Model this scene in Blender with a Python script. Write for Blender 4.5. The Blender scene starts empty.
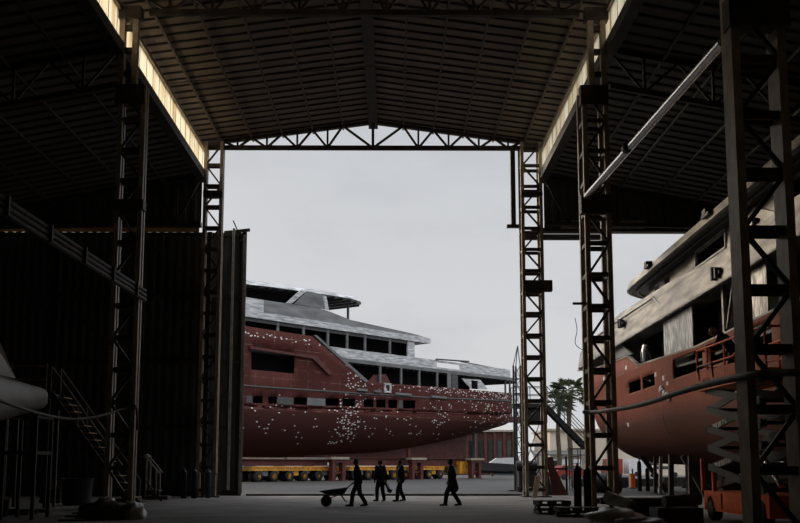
import bpy, bmesh, math, random
from mathutils import Vector, Matrix
R = random.Random(11)
scene = bpy.context.scene
COL = scene.collection
PI = math.pi

# ------------------------------------------------------------------ camera
FPX = 1070.0
EYE = 1.55
PITCH = math.atan(153 / FPX)   # a slightly raised camera with a little lens shift
CY = 312.0
YAW = math.atan(8 * math.cos(PITCH) / FPX)
cam_data = bpy.data.cameras.new('camera')
cam = bpy.data.objects.new('camera', cam_data)
COL.objects.link(cam)
cam.location = (0, 0, EYE)
cam.rotation_euler = (PI / 2 + PITCH, 0, -YAW)
cam_data.sensor_fit = 'HORIZONTAL'
cam_data.sensor_width = 36
cam_data.lens = 36 * FPX / 800
cam_data.shift_y = (CY - 261.5) / 800
cam_data.clip_start = 0.1
cam_data.clip_end = 2000
scene.camera = cam
CAMR = cam.rotation_euler.to_matrix()


def ray(px, py):
    return CAMR @ Vector(((px - 400) / FPX, (CY - py) / FPX, -1))


def at(px, py, Y):
    d = ray(px, py)
    return Vector((0, 0, EYE)) + d * (Y / d.y)


def gr(px, py, z=0):
    d = ray(px, py)
    return Vector((0, 0, EYE)) + d * ((z - EYE) / d.z)


def side(px, py, P0, a, w=0.0):
    """where a sight line meets a vertical plane: (distance along, height)"""
    n = (-a[1], a[0])
    d = ray(px, py)
    ox, oy = P0[0] + n[0] * w, P0[1] + n[1] * w
    det = -d.x * a[1] + a[0] * d.y
    t = (-ox * a[1] + a[0] * oy) / det
    return ((d.x * t - ox) * a[0] + (d.y * t - oy) * a[1], EYE + d.z * t)


# ------------------------------------------------------------------ materials
def mat(name, c, rough=0.7, metal=0.0, c2=None, scale=3.0, amt=None, bump=0.0, stretch=(1, 1, 1), spec=0.35, lo=0.35, hi=0.68):
    m = bpy.data.materials.new(name)
    m.use_nodes = True
    nt = m.node_tree
    b = nt.nodes['Principled BSDF']
    b.inputs['Roughness'].default_value = rough
    b.inputs['Metallic'].default_value = metal
    b.inputs['Specular IOR Level'].default_value = spec
    if c2 is None:
        c2 = tuple(v * 0.72 for v in c)
    tc = nt.nodes.new('ShaderNodeTexCoord')
    mp = nt.nodes.new('ShaderNodeMapping')
    mp.inputs['Scale'].default_value = stretch
    no = nt.nodes.new('ShaderNodeTexNoise')
    no.inputs['Scale'].default_value = scale
    no.inputs['Detail'].default_value = 5
    rp = nt.nodes.new('ShaderNodeValToRGB')
    rp.color_ramp.elements[0].position = lo
    rp.color_ramp.elements[1].position = hi
    rp.color_ramp.elements[0].color = (*c2, 1)
    rp.color_ramp.elements[1].color = (*c, 1)
    nt.links.new(tc.outputs['Object'], mp.inputs['Vector'])
    nt.links.new(mp.outputs['Vector'], no.inputs['Vector'])
    nt.links.new(no.outputs['Fac'], rp.inputs['Fac'])
    nt.links.new(rp.outputs['Color'], b.inputs['Base Color'])
    if bump:
        bn = nt.nodes.new('ShaderNodeBump')
        bn.inputs['Strength'].default_value = bump
        bn.inputs['Distance'].default_value = 0.05
        nt.links.new(no.outputs['Fac'], bn.inputs['Height'])
        nt.links.new(bn.outputs['Normal'], b.inputs['Normal'])
    return m


M = {}
M['steel'] = mat('brown_painted_steel', (.45, .37, .285), .5, 0, (.28, .222, .165), 2.5)
M['steel_dark'] = mat('dark_painted_steel', (.075, .064, .054), .6, 0, (.045, .039, .033), 2)
M['truss'] = mat('truss_steel', (.085, .062, .045), .6, 0, (.04, .03, .024), 2)
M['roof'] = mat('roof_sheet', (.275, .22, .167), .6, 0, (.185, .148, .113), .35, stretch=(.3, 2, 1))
M['roof_rib'] = mat('roof_rib', (.05, .036, .026), .7)  # ribs coloured dark to draw shadow lines across the sheets
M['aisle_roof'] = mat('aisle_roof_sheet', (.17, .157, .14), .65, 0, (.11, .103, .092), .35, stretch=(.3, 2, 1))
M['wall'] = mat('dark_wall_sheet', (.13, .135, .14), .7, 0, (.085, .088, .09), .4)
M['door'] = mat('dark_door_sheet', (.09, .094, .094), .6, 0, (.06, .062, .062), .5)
M['pale_steel'] = mat('pale_steel', (.46, .42, .37), .5, 0, (.28, .25, .22), 4)
M['concrete'] = mat('dusty_concrete', (.235, .218, .208), .8, 0, (.14, .13, .123), .45, bump=.15, spec=.25)
M['apron'] = mat('pale_concrete', (.062, .060, .0595), .85, 0, (.045, .0435, .043), .12, bump=.1, spec=.25)
M['alu'] = mat('bare_aluminium', (.185, .188, .19), .5, .1, (.105, .107, .11), .55, stretch=(1, 1, 4))
M['alu_pale'] = mat('pale_aluminium', (.72, .73, .74), .5, .1, (.28, .29, .30), 1.3, stretch=(.6, 1, 5))
M['alu_warm'] = mat('scratched_aluminium', (.37, .335, .295), .42, .2, (.115, .102, .09), .8, stretch=(.5, 1, 3), lo=.38, hi=.62)
M['alu_streak'] = mat('scratched_panel', (.9, .86, .8), .38, .2, (.22, .20, .18), 1.6, stretch=(2, 1, .8), lo=.42, hi=.6)
M['foil'] = mat('crinkled_foil', (.92, .92, .92), .3, .2, (.25, .25, .25), 2.2, stretch=(3, 1, .9), lo=.38, hi=.66)
M['black'] = mat('black_void', (.008, .008, .0085), .9, spec=.03)  # near-black colour standing in for unlit interiors
M['dark'] = mat('dark_grey', (.045, .045, .047), .6)
M['frame_grey'] = mat('frame_grey', (.085, .085, .086), .7)
M['purlin'] = mat('purlin_steel', (.13, .10, .075), .6)
M['tyre'] = mat('tyre_rubber', (.018, .018, .019), .8)
M['yellow'] = mat('orange_yellow_paint', (.78, .36, .03), .45, 0, (.45, .19, .02), 2)
M['red_steel'] = mat('red_oxide_steel', (.115, .029, .024), .6, 0, (.065, .018, .015), 2)
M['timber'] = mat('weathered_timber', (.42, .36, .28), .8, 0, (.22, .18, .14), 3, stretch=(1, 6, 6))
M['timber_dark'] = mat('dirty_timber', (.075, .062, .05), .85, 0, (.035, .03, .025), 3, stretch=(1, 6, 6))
M['orange'] = mat('orange_paint', (1.0, .17, .012), .5, 0, (.8, .12, .010), 4)
M['skin'] = mat('skin', (.26, .15, .10), .55)
M['hair'] = mat('dark_hair', (.012, .010, .009), .7)
M['cloth_black'] = mat('black_workwear', (.016, .017, .020), .85)
M['cloth_navy'] = mat('navy_workwear', (.018, .021, .028), .85)
M['cloth_grey'] = mat('grey_coat', (.042, .043, .045), .85)
M['boot'] = mat('boot_leather', (.012, .011, .010), .55)
M['blue'] = mat('blue_cylinder_paint', (.045, .085, .14), .45)
M['black_paint'] = mat('black_paint', (.015, .015, .016), .45)
M['tub'] = mat('blue_grey_plastic', (.06, .075, .085), .5)
M['white_grp'] = mat('white_fibreglass', (.40, .385, .37), .4, 0, (.29, .275, .26), .6)
M['plastic'] = mat('dusty_plastic_sheet', (.52, .51, .50), .35, 0, (.17, .17, .17), 1.8, bump=.6)
M['sack'] = mat('dusty_sack', (.13, .125, .12), .8, 0, (.06, .058, .055), 3, bump=.5)
M['white'] = mat('white_paint', (.70, .70, .69), .45)
M['chrome'] = mat('bright_tube', (.74, .74, .75), .25, .75, (.55, .55, .56), 2)
M['hose'] = mat('grey_hose', (.17, .155, .14), .6)
M['cream'] = mat('cream_render', (.62, .54, .43), .8, 0, (.5, .43, .34), .3)
M['brick'] = mat('brown_shed', (.075, .034, .027), .8, 0, (.05, .025, .02), .3)
M['leaf'] = mat('palm_leaf', (.085, .105, .045), .6, 0, (.04, .055, .022), 1)
M['bark'] = mat('palm_bark', (.11, .085, .06), .9)
M['car_red'] = mat('red_car_paint', (.26, .03, .022), .35)
M['glass'] = mat('dark_glass', (.02, .022, .025), .1, 0, spec=.6)
M['tent'] = mat('white_canvas', (.72, .72, .71), .8)
M['stair_tread'] = mat('yellow_lit_tread', (.42, .31, .17), .6)  # yellow of the light put into the tread colour
M['pale_board'] = mat('pale_board', (.72, .56, .40), .75, 0, (.5, .38, .26), 3)
M['arm_grey'] = mat('scissor_grey_paint', (.034, .036, .039), .5)
M['helmet'] = mat('tan_welding_hood', (.45, .36, .25), .6)
M['letter'] = mat('white_lettering', (.95, .95, .94), .5, c2=(.9, .9, .89))
M['letter_dark'] = mat('dark_lettering', (.03, .02, .015), .5)


def fibreglass(name, c):
    m = bpy.data.materials.new(name)
    m.use_nodes = True
    nt = m.node_tree
    nt.nodes.remove(nt.nodes['Principled BSDF'])
    out = nt.nodes['Material Output']
    tc = nt.nodes.new('ShaderNodeTexCoord')
    mp = nt.nodes.new('ShaderNodeMapping')
    mp.inputs['Scale'].default_value = (1, .9, .25)
    no = nt.nodes.new('ShaderNodeTexNoise')
    no.inputs['Scale'].default_value = 1.3
    no.inputs['Detail'].default_value = 6
    rp = nt.nodes.new('ShaderNodeValToRGB')
    rp.color_ramp.elements[0].position = .3
    rp.color_ramp.elements[1].position = .55
    rp.color_ramp.elements[0].color = (c[0] * .72, c[1] * .64, c[2] * .52, 1)
    rp.color_ramp.elements[1].color = (*c, 1)
    tr = nt.nodes.new('ShaderNodeBsdfTranslucent')
    df = nt.nodes.new('ShaderNodeBsdfDiffuse')
    mx = nt.nodes.new('ShaderNodeMixShader')
    mx.inputs['Fac'].default_value = .04
    nt.links.new(tc.outputs['Object'], mp.inputs['Vector'])
    nt.links.new(mp.outputs['Vector'], no.inputs['Vector'])
    nt.links.new(no.outputs['Fac'], rp.inputs['Fac'])
    nt.links.new(rp.outputs['Color'], tr.inputs['Color'])
    nt.links.new(rp.outputs['Color'], df.inputs['Color'])
    nt.links.new(tr.outputs[0], mx.inputs[1])
    nt.links.new(df.outputs[0], mx.inputs[2])
    nt.links.new(mx.outputs[0], out.inputs['Surface'])
    return m


M['fibreglass'] = fibreglass('translucent_fibreglass', (1.0, .94, .80))
M['gap_tint'] = fibreglass('brown_translucent_strip', (.15, .115, .08))


def hull_material(name, base, low, zline, zfade, patches, spots=.5, density=2.2):
    """primer paint with plate seams and patches of white filler marks, in the hull's own frame (x along, z up)"""
    m = bpy.data.materials.new(name)
    m.use_nodes = True
    nt = m.node_tree
    N, L = nt.nodes, nt.links
    b = N['Principled BSDF']
    b.inputs['Roughness'].default_value = .75
    b.inputs['Specular IOR Level'].default_value = .12
    tc = N.new('ShaderNodeTexCoord')
    sp = N.new('ShaderNodeSeparateXYZ')
    L.new(tc.outputs['Object'], sp.inputs[0])

    def math_(op, a, bb=None, clamp=False):
        n = N.new('ShaderNodeMath')
        n.operation = op
        n.use_clamp = clamp
        for i, v in enumerate((a, bb)):
            if v is None:
                continue
            if isinstance(v, (int, float)):
                n.inputs[i].default_value = v
            else:
                L.new(v, n.inputs[i])
        return n.outputs[0]

    def mix(f, a, bb):
        n = N.new('ShaderNodeMix')
        n.data_type = 'RGBA'
        if isinstance(f, (int, float)):
            n.inputs[0].default_value = f
        else:
            L.new(f, n.inputs[0])
        for i, v in ((6, a), (7, bb)):
            if isinstance(v, tuple):
                n.inputs[i].default_value = (*v, 1)
            else:
                L.new(v, n.inputs[i])
        return n.outputs[2]

    x, z = sp.outputs['X'], sp.outputs['Z']
    flat = N.new('ShaderNodeCombineXYZ')
    L.new(x, flat.inputs[0])
    L.new(z, flat.inputs[1])
    no = N.new('ShaderNodeTexNoise')
    no.inputs['Scale'].default_value = .35
    no.inputs['Detail'].default_value = 6
    L.new(flat.outputs[0], no.inputs['Vector'])
    blot = math_('MULTIPLY', math_('SUBTRACT', no.outputs['Fac'], .35), 2.2, True)
    up = mix(blot, tuple(v * .72 for v in base), base)
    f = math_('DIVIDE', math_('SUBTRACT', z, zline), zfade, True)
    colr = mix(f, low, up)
    # plate seams
    br = N.new('ShaderNodeTexBrick')
    br.inputs['Scale'].default_value = 1
    br.inputs['Brick Width'].default_value = 2.3
    br.inputs['Row Height'].default_value = .95
    br.inputs['Mortar Size'].default_value = .035
    br.offset = 0
    L.new(flat.outputs[0], br.inputs['Vector'])
    n2 = N.new('ShaderNodeTexNoise')
    n2.inputs['Scale'].default_value = 1.1
    L.new(flat.outputs[0], n2.inputs['Vector'])
    seam = math_('MULTIPLY', br.outputs['Fac'], math_('MULTIPLY', math_('SUBTRACT', n2.outputs['Fac'], .42), 2.2, True))
    colr = mix(math_('MULTIPLY', seam, f), colr, (.24, .17, .15))
    # white marks: cells of a voronoi, only inside the patches
    vo = N.new('ShaderNodeTexVoronoi')
    vo.distance = 'CHEBYCHEV'
    vo.inputs['Scale'].default_value = density
    dash = N.new('ShaderNodeCombineXYZ')
    L.new(math_('MULTIPLY', x, .62), dash.inputs[0])
    L.new(math_('MULTIPLY', z, 1.25), dash.inputs[1])
    L.new(dash.outputs[0], vo.inputs['Vector'])
    near = math_('LESS_THAN', vo.outputs['Distance'], .27)
    sc = N.new('ShaderNodeSeparateColor')
    L.new(vo.outputs['Color'], sc.inputs[0])
    tot = None
    for (x0, x1, z0, z1, share) in patches:
        c = math_('MULTIPLY', math_('MULTIPLY', math_('GREATER_THAN', x, x0), math_('LESS_THAN', x, x1)),
                  math_('MULTIPLY', math_('GREATER_THAN', z, z0), math_('LESS_THAN', z, z1)))
        c = math_('MULTIPLY', c, math_('LESS_THAN', sc.outputs[0], share))
        tot = c if tot is None else math_('MAXIMUM', tot, c)
    marks = math_('MULTIPLY', math_('MULTIPLY', tot, near), spots)
    colr = mix(marks, colr, (.72, .70, .68))
    L.new(colr, b.inputs['Base Color'])
    return m


# ------------------------------------------------------------------ mesh helpers
def wm(o):
    m = o.matrix_basis.copy()
    while o.parent is not None:
        o = o.parent
        m = o.matrix_basis @ m
    return m


class MB:
    def __init__(s):
        s.v, s.f, s.m, s.sm = [], [], [], []

    def add(s, vs, fs, mi=0, smooth=False):
        k = len(s.v)
        s.v += [Vector(v) for v in vs]
        for f in fs:
            s.f.append([i + k for i in f])
            s.m.append(mi)
            s.sm.append(smooth)
        return s

    def box(s, x0, x1, y0, y1, z0, z1, mi=0):
        return s.add([(x0, y0, z0), (x1, y0, z0), (x1, y1, z0), (x0, y1, z0), (x0, y0, z1), (x1, y0, z1), (x1, y1, z1), (x0, y1, z1)],
                     [(0, 3, 2, 1), (4, 5, 6, 7), (0, 1, 5, 4), (1, 2, 6, 5), (2, 3, 7, 6), (3, 0, 4, 7)], mi)

    def beam(s, p, q, w, h=None, mi=0, up=None):
        p, q = Vector(p), Vector(q)
        h = h or w
        d = (q - p).normalized()
        u = Vector(up) if up is not None else (Vector((0, 0, 1)) if abs(d.z) < .9 else Vector((0, 1, 0)))
        a = d.cross(u).normalized() * (w / 2)
        b = a.cross(d).normalized() * (h / 2)
        vs = [p - a - b, p + a - b, p + a + b, p - a + b, q - a - b, q + a - b, q + a + b, q - a + b]
        return s.add(vs, [(0, 3, 2, 1), (4, 5, 6, 7), (0, 1, 5, 4), (1, 2, 6, 5), (2, 3, 7, 6), (3, 0, 4, 7)][::1], mi)

    def tube(s, pts, r, n=8, mi=0, smooth=True):
        pts = [Vector(p) for p in pts]
        rs = r if isinstance(r, (list, tuple)) else [r] * len(pts)
        rings, prev = [], None
        for i, p in enumerate(pts):
            d = (pts[min(i + 1, len(pts) - 1)] - pts[max(i - 1, 0)]).normalized()
            if prev is None:
                a = d.cross(Vector((0, 0, 1)) if abs(d.z) < .9 else Vector((1, 0, 0))).normalized()
            else:
                a = (prev - d * prev.dot(d)).normalized()
            prev = a
            b = d.cross(a)
            rings.append([p + (a * math.cos(2 * PI * k / n) + b * math.sin(2 * PI * k / n)) * rs[i] for k in range(n)])
        vs = [v for rg in rings for v in rg]
        fs = []
        for i in range(len(pts) - 1):
            for k in range(n):
                k2 = (k + 1) % n
                fs.append((i * n + k, i * n + k2, (i + 1) * n + k2, (i + 1) * n + k))
        s.add(vs, fs, mi, smooth)
        s.add(rings[0], [tuple(range(n))[::-1]], mi)
        s.add(rings[-1], [tuple(range(n))], mi)
        return s

    def lathe(s, prof, c=(0, 0, 0), axis='z', n=16, mi=0, smooth=True):
        c = Vector(c)
        vs, fs = [], []
        for (r, h) in prof:
            for k in range(n):
                a = 2 * PI * k / n
                x, y = r * math.cos(a), r * math.sin(a)
                vs.append(c + (Vector((x, y, h)) if axis == 'z' else Vector((x, h, y)) if axis == 'y' else Vector((h, x, y))))
        for i in range(len(prof) - 1):
            for k in range(n):
                k2 = (k + 1) % n
                fs.append((i * n + k, i * n + k2, (i + 1) * n + k2, (i + 1) * n + k))
        s.add(vs, fs, mi, smooth)
        s.add(vs[:n], [tuple(range(n))[::-1]], mi)
        s.add(vs[-n:], [tuple(range(n))], mi)
        return s

    def prism(s, poly, d, mi=0):
        """poly: 3D points of a flat outline, d: extrusion vector"""
        d = Vector(d)
        n = len(poly)
        vs = [Vector(p) for p in poly] + [Vector(p) + d for p in poly]
        fs = [tuple(range(n))[::-1], tuple(range(n, 2 * n))]
        for i in range(n):
            j = (i + 1) % n
            fs.append((i, j, n + j, n + i))
        return s.add(vs, fs, mi)

    def ball(s, c, r, n=12, m=8, mi=0):
        c = Vector(c)
        rr = r if isinstance(r, (tuple, list)) else (r, r, r)
        vs, fs = [], []
        for i in range(m + 1):
            t = PI * i / m
            for k in range(n):
                a = 2 * PI * k / n
                vs.append(c + Vector((rr[0] * math.sin(t) * math.cos(a), rr[1] * math.sin(t) * math.sin(a), rr[2] * math.cos(t))))
        for i in range(m):
            for k in range(n):
                k2 = (k + 1) % n
                fs.append((i * n + k, (i + 1) * n + k, (i + 1) * n + k2, i * n + k2))
        return s.add(vs, fs, mi, True)

    def build(s, name, m, parent=None, world=True, base=True, fix=True):
        me = bpy.data.meshes.new(name)
        vs = s.v
        o = bpy.data.objects.new(name, me)
        COL.objects.link(o)
        if parent is not None:
            o.parent = parent
            if world:
                inv = wm(parent).inverted()
                vs = [inv @ v for v in vs]
        elif base and vs:
            lo = [min(v[i] for v in vs) for i in range(3)]
            hi = [max(v[i] for v in vs) for i in range(3)]
            c = Vector(((lo[0] + hi[0]) / 2, (lo[1] + hi[1]) / 2, lo[2]))
            vs = [v - c for v in vs]
            o.location = c
        me.from_pydata([tuple(v) for v in vs], [], s.f)
        for mm in (m if isinstance(m, (list, tuple)) else [m]):
            me.materials.append(mm)
        for p, mi, sm in zip(me.polygons, s.m, s.sm):
            p.material_index = mi
            p.use_smooth = sm
        if fix:
            bm = bmesh.new()
            bm.from_mesh(me)
            bmesh.ops.recalc_face_normals(bm, faces=bm.faces)
            bm.to_mesh(me)
            bm.free()
        return o


def tag(o, label=None, cat=None, group=None, kind=None):
    if label:
        o['label'] = label
    if cat:
        o['category'] = cat
    if group:
        o['group'] = group
    if kind:
        o['kind'] = kind
    return o


def empty(name, loc, label, cat, group=None, rz=0.0, kind=None):
    o = bpy.data.objects.new(name, None)
    COL.objects.link(o)
    o.location = loc
    o.rotation_euler = (0, 0, rz)
    o.empty_display_size = .2
    return tag(o, label, cat, group, kind)


def struct(o):
    o['kind'] = 'structure'
    return o


def dup(root, loc=None, rz=None, label=None, group=None):
    def cp(o, parent):
        c = o.copy()
        COL.objects.link(c)
        if parent is not None:
            c.parent = parent
        for ch in [x for x in COL.objects if x.parent == o]:
            cp(ch, c)
        return c
    r = cp(root, None)
    if loc is not None:
        r.location = loc
    if rz is not None:
        r.rotation_euler = (0, 0, rz)
    if label:
        r['label'] = label
    if group:
        r['group'] = group
    return r


def lin(pts):
    pts = sorted(pts)

    def f(u):
        if u <= pts[0][0]:
            return pts[0][1]
        for (a, b), (c, d) in zip(pts, pts[1:]):
            if u <= c:
                return b + (d - b) * (u - a) / (c - a) if c > a else d
        return pts[-1][1]
    return f


def text_mesh(name, body, size, m, parent, origin, xdir, ydir, thick=.004):
    cu = bpy.data.curves.new(name, 'FONT')
    cu.body = body
    cu.size = size
    cu.extrude = thick
    cu.offset = size * .03
    cu.align_x = 'LEFT'
    t = bpy.data.objects.new('tmp', cu)
    COL.objects.link(t)
    dg = bpy.context.evaluated_depsgraph_get()
    me = bpy.data.meshes.new_from_object(t.evaluated_get(dg))
    bpy.data.objects.remove(t)
    bpy.data.curves.remove(cu)
    x, y = Vector(xdir).normalized(), Vector(ydir).normalized()
    z = x.cross(y)
    mx = Matrix((x, y, z)).transposed().to_4x4()
    mx.translation = Vector(origin)
    me.transform(wm(parent).inverted() @ mx)
    me.materials.clear()
    me.materials.append(m)
    me.name = name
    o = bpy.data.objects.new(name, me)
    COL.objects.link(o)
    o.parent = parent
    return o


# ------------------------------------------------------------------ sky
w = bpy.data.worlds.new('overcast_sky')
scene.world = w
w.use_nodes = True
nt = w.node_tree
bg = nt.nodes['Background']
tc = nt.nodes.new('ShaderNodeTexCoord')
sp = nt.nodes.new('ShaderNodeSeparateXYZ')
nt.links.new(tc.outputs['Generated'], sp.inputs[0])
rp = nt.nodes.new('ShaderNodeValToRGB')
els = rp.color_ramp.elements
els[0].position = 0.0
els[0].color = (.67, .678, .69, 1)
els[1].position = 1.0
els[1].color = (2.3, 2.38, 2.5, 1)
for p_, c_ in ((.16, (.635, .648, .67)), (.33, (.575, .594, .625)), (.48, (1.25, 1.29, 1.36))):
    e = els.new(p_)
    e.color = (*c_, 1)
nt.links.new(sp.outputs['Z'], rp.inputs['Fac'])
mp = nt.nodes.new('ShaderNodeMapping')
mp.inputs['Scale'].default_value = (1, 1, 2.2)
nt.links.new(tc.outputs['Generated'], mp.inputs['Vector'])
no = nt.nodes.new('ShaderNodeTexNoise')
no.inputs['Scale'].default_value = 6
no.inputs['Detail'].default_value = 7
no.inputs['Roughness'].default_value = .55
nt.links.new(mp.outputs['Vector'], no.inputs['Vector'])
r2 = nt.nodes.new('ShaderNodeValToRGB')
r2.color_ramp.elements[0].position = .28
r2.color_ramp.elements[0].color = (.90, .90, .91, 1)
r2.color_ramp.elements[1].position = .52
r2.color_ramp.elements[1].color = (1, 1, 1, 1)
nt.links.new(no.outputs['Fac'], r2.inputs['Fac'])
mx = nt.nodes.new('ShaderNodeMix')
mx.data_type = 'RGBA'
mx.blend_type = 'MULTIPLY'
mx.inputs[0].default_value = 1
nt.links.new(rp.outputs['Color'], mx.inputs[6])
nt.links.new(r2.outputs['Color'], mx.inputs[7])
# the sun behind the cloud, low to the left outside the hall: a wide warm glow in the overcast
nrm = nt.nodes.new('ShaderNodeVectorMath')
nrm.operation = 'NORMALIZE'
nt.links.new(tc.outputs['Generated'], nrm.inputs[0])
dt = nt.nodes.new('ShaderNodeVectorMath')
dt.operation = 'DOT_PRODUCT'
dt.inputs[1].default_value = Vector((-.64, .72, .27)).normalized()
nt.links.new(nrm.outputs[0], dt.inputs[0])
mxm = nt.nodes.new('ShaderNodeMath')
mxm.operation = 'MAXIMUM'
mxm.inputs[1].default_value = 0
nt.links.new(dt.outputs['Value'], mxm.inputs[0])
pw = nt.nodes.new('ShaderNodeMath')
pw.operation = 'POWER'
pw.inputs[1].default_value = 40
nt.links.new(mxm.outputs[0], pw.inputs[0])
glow = nt.nodes.new('ShaderNodeMix')
glow.data_type = 'RGBA'
glow.blend_type = 'ADD'
glow.inputs[7].default_value = (17.0, 14.4, 11.0, 1)
nt.links.new(pw.outputs[0], glow.inputs[0])
nt.links.new(mx.outputs[2], glow.inputs[6])
nt.links.new(glow.outputs[2], bg.inputs['Color'])
bg.inputs['Strength'].default_value = 1.0

# ------------------------------------------------------------------ the hall
YB, YF = -14.0, 53.6           # back and front of the hall
XL, XR, XC = -9.75, 7.75, -1.0  # aisle lines and ridge
OL, OR = -25.5, 24.6           # outer walls
YM, YN = 36.2, 19.4            # lines of the inner columns
AS = .19                       # slope of the aisle roofs
ZA = 16.35


def roof_z(x):
    return 19.25 - .137 * abs(x - XC)


def aisle_z(x):
    d = (XL - x) if x < 0 else (x - XR)
    return ZA - AS * max(d, 0)


struct(MB().box(OL - .5, OR + .5, YB - .5, 55.0, -.3, 0).build('floor', M['concrete'], base=False))
struct(MB().box(-220, 260, 55.0, 480, -.3, -.004).build('ground', M['apron'], base=False))
struct(MB().box(-7.4, -.9, 55.0, 55.35, 0, .10).box(-.5, 6.6, 55.0, 55.35, 0, .10).build('trim_1', M['steel_dark']))

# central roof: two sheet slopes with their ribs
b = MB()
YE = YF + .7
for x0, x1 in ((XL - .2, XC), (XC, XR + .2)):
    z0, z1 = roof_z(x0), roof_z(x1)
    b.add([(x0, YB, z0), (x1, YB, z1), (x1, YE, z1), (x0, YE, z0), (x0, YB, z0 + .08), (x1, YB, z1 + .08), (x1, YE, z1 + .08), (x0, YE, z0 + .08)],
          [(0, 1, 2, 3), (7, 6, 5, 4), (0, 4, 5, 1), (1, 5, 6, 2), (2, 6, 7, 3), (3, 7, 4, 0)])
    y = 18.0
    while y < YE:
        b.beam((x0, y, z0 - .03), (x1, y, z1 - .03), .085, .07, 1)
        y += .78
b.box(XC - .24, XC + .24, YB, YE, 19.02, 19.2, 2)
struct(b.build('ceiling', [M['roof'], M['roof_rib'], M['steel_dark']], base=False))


def aisle_roof(name, xa, xb):
    b = MB()
    za, zb = aisle_z(xa), aisle_z(xb)
    b.add([(xa, YB, za), (xb, YB, zb), (xb, YE, zb), (xa, YE, za), (xa, YB, za + .08), (xb, YB, zb + .08), (xb, YE, zb + .08), (xa, YE, za + .08)],
          [(0, 1, 2, 3), (7, 6, 5, 4), (0, 4, 5, 1), (1, 5, 6, 2), (2, 6, 7, 3), (3, 7, 4, 0)])
    y = 14.0
    while y < YE:
        b.beam((xa, y, za - .03), (xb, y, zb - .03), .13, .07, 1)
        y += .78
    return struct(b.build(name, [M['aisle_roof'], M['roof_rib']], base=False))


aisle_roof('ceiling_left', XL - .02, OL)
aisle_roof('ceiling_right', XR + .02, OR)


# sheet walls with real corrugation
def sheet_wall(b, x0, x1, y, z0, z1, mi=0, pitch=.5, d=.05, ax='x', ztop=None):
    """upright profiled sheet between x0 and x1 (or along y)"""
    n = max(1, int(abs(x1 - x0) / pitch))
    pts = []
    for i in range(n):
        a = x0 + (x1 - x0) * i / n
        s = (x1 - x0) / n
        pts += [(a, 0), (a + .35 * s, 0), (a + .5 * s, d), (a + .85 * s, d)]
    pts.append((x1, 0))
    vs, fs = [], []
    for (a, o) in pts:
        zt = ztop(a) if ztop else z1
        if ax == 'x':
            vs += [(a, y + o, z0), (a, y + o, zt), (a, y + o + .06, z0), (a, y + o + .06, zt)]
        else:
            vs += [(y + o, a, z0), (y + o, a, zt), (y + o + .06, a, z0), (y + o + .06, a, zt)]
    for i in range(len(pts) - 1):
        k = i * 4
        fs += [(k, k + 1, k + 5, k + 4), (k + 2, k + 6, k + 7, k + 3), (k + 1, k + 3, k + 7, k + 5), (k, k + 4, k + 6, k + 2)]
    e = (len(pts) - 1) * 4
    fs += [(0, 2, 3, 1), (e, e + 1, e + 3, e + 2)]
    b.add(vs, fs, mi)


b = MB()
sheet_wall(b, YB, 55, OL, 0, aisle_z(OL), ax='y', pitch=1)
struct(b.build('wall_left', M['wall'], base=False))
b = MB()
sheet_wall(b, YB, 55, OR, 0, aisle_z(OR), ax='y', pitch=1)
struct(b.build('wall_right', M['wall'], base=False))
struct(MB().box(OL, OR, YB - .2, YB, 0, 19.3).build('wall_back', M['wall'], base=False))
# gables over the aisle openings at the front
ZD = 13.45
b = MB()
sheet_wall(b, OL, XL - .1, 54.0, ZD + .22, 0, ztop=lambda x: aisle_z(x))
b.box(OL, XL - .1, 53.7, 54.3, ZD + .25, ZD + .5, 1)
struct(b.build('wall_front_left', [M['wall'], M['steel_dark']], base=False))
b = MB()
sheet_wall(b, XR + .1, OR, 54.0, 13.55, 0, ztop=lambda x: aisle_z(x))
b.box(XR - .6, OR, 53.75, 54.3, 13.42, 13.62, 1)
b.box(XR - 1.1, XR + 3.4, 54.5, 54.9, 13.2, 13.45, 1)
b.box(6.18, 6.42, 54.2, 54.5, 13.9, 17.9, 1)
b.box(5.95, 6.6, 54.2, 54.5, 13.75, 13.9, 1)
struct(b.build('wall_front_right', [M['wall'], M['steel_dark']], base=False))
struct(MB().box(OL, XL - .2, 54.05, 54.12, ZD - .02, ZD + .24).build('sky_gap_tint', M['gap_tint'], base=False))  # added translucent strip, dims the sky in the gap above the doors
b = MB()
sheet_wall(b, XR + .9, XR + 5.2, 53.62, 13.55, 14.0, pitch=.2, d=.04)
struct(b.build('trim_2', M['pale_steel'], base=False))

# clerestory strips of translucent sheet, with battens
for nm, x, s in (('window_1', XL, -1), ('window_2', XR, 1)):
    o = MB().box(min(x, x + s * .03), max(x, x + s * .03), YB, YF + .2, 16.42, 17.62).build(nm, M['fibreglass'], base=False)
    struct(o)
    b = MB()
    y = 20.0
    while y < YF:
        b.box(min(x, x - s * .012), max(x, x - s * .012), y - .022, y + .022, 16.42, 17.62)
        y += 1.15
    b.build('window_batten', M['steel'], o)
    struct(MB().box(x - .12, x + .12, YB, YF + .3, 17.60, 17.78).build('trim_3' if s < 0 else 'trim_4', M['steel'], base=False))
    struct(MB().box(x - .2, x + .2, YB, YF + .3, 16.0, 16.42).build('trim_5' if s < 0 else 'trim_6', M['steel_dark'], base=False))


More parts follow.
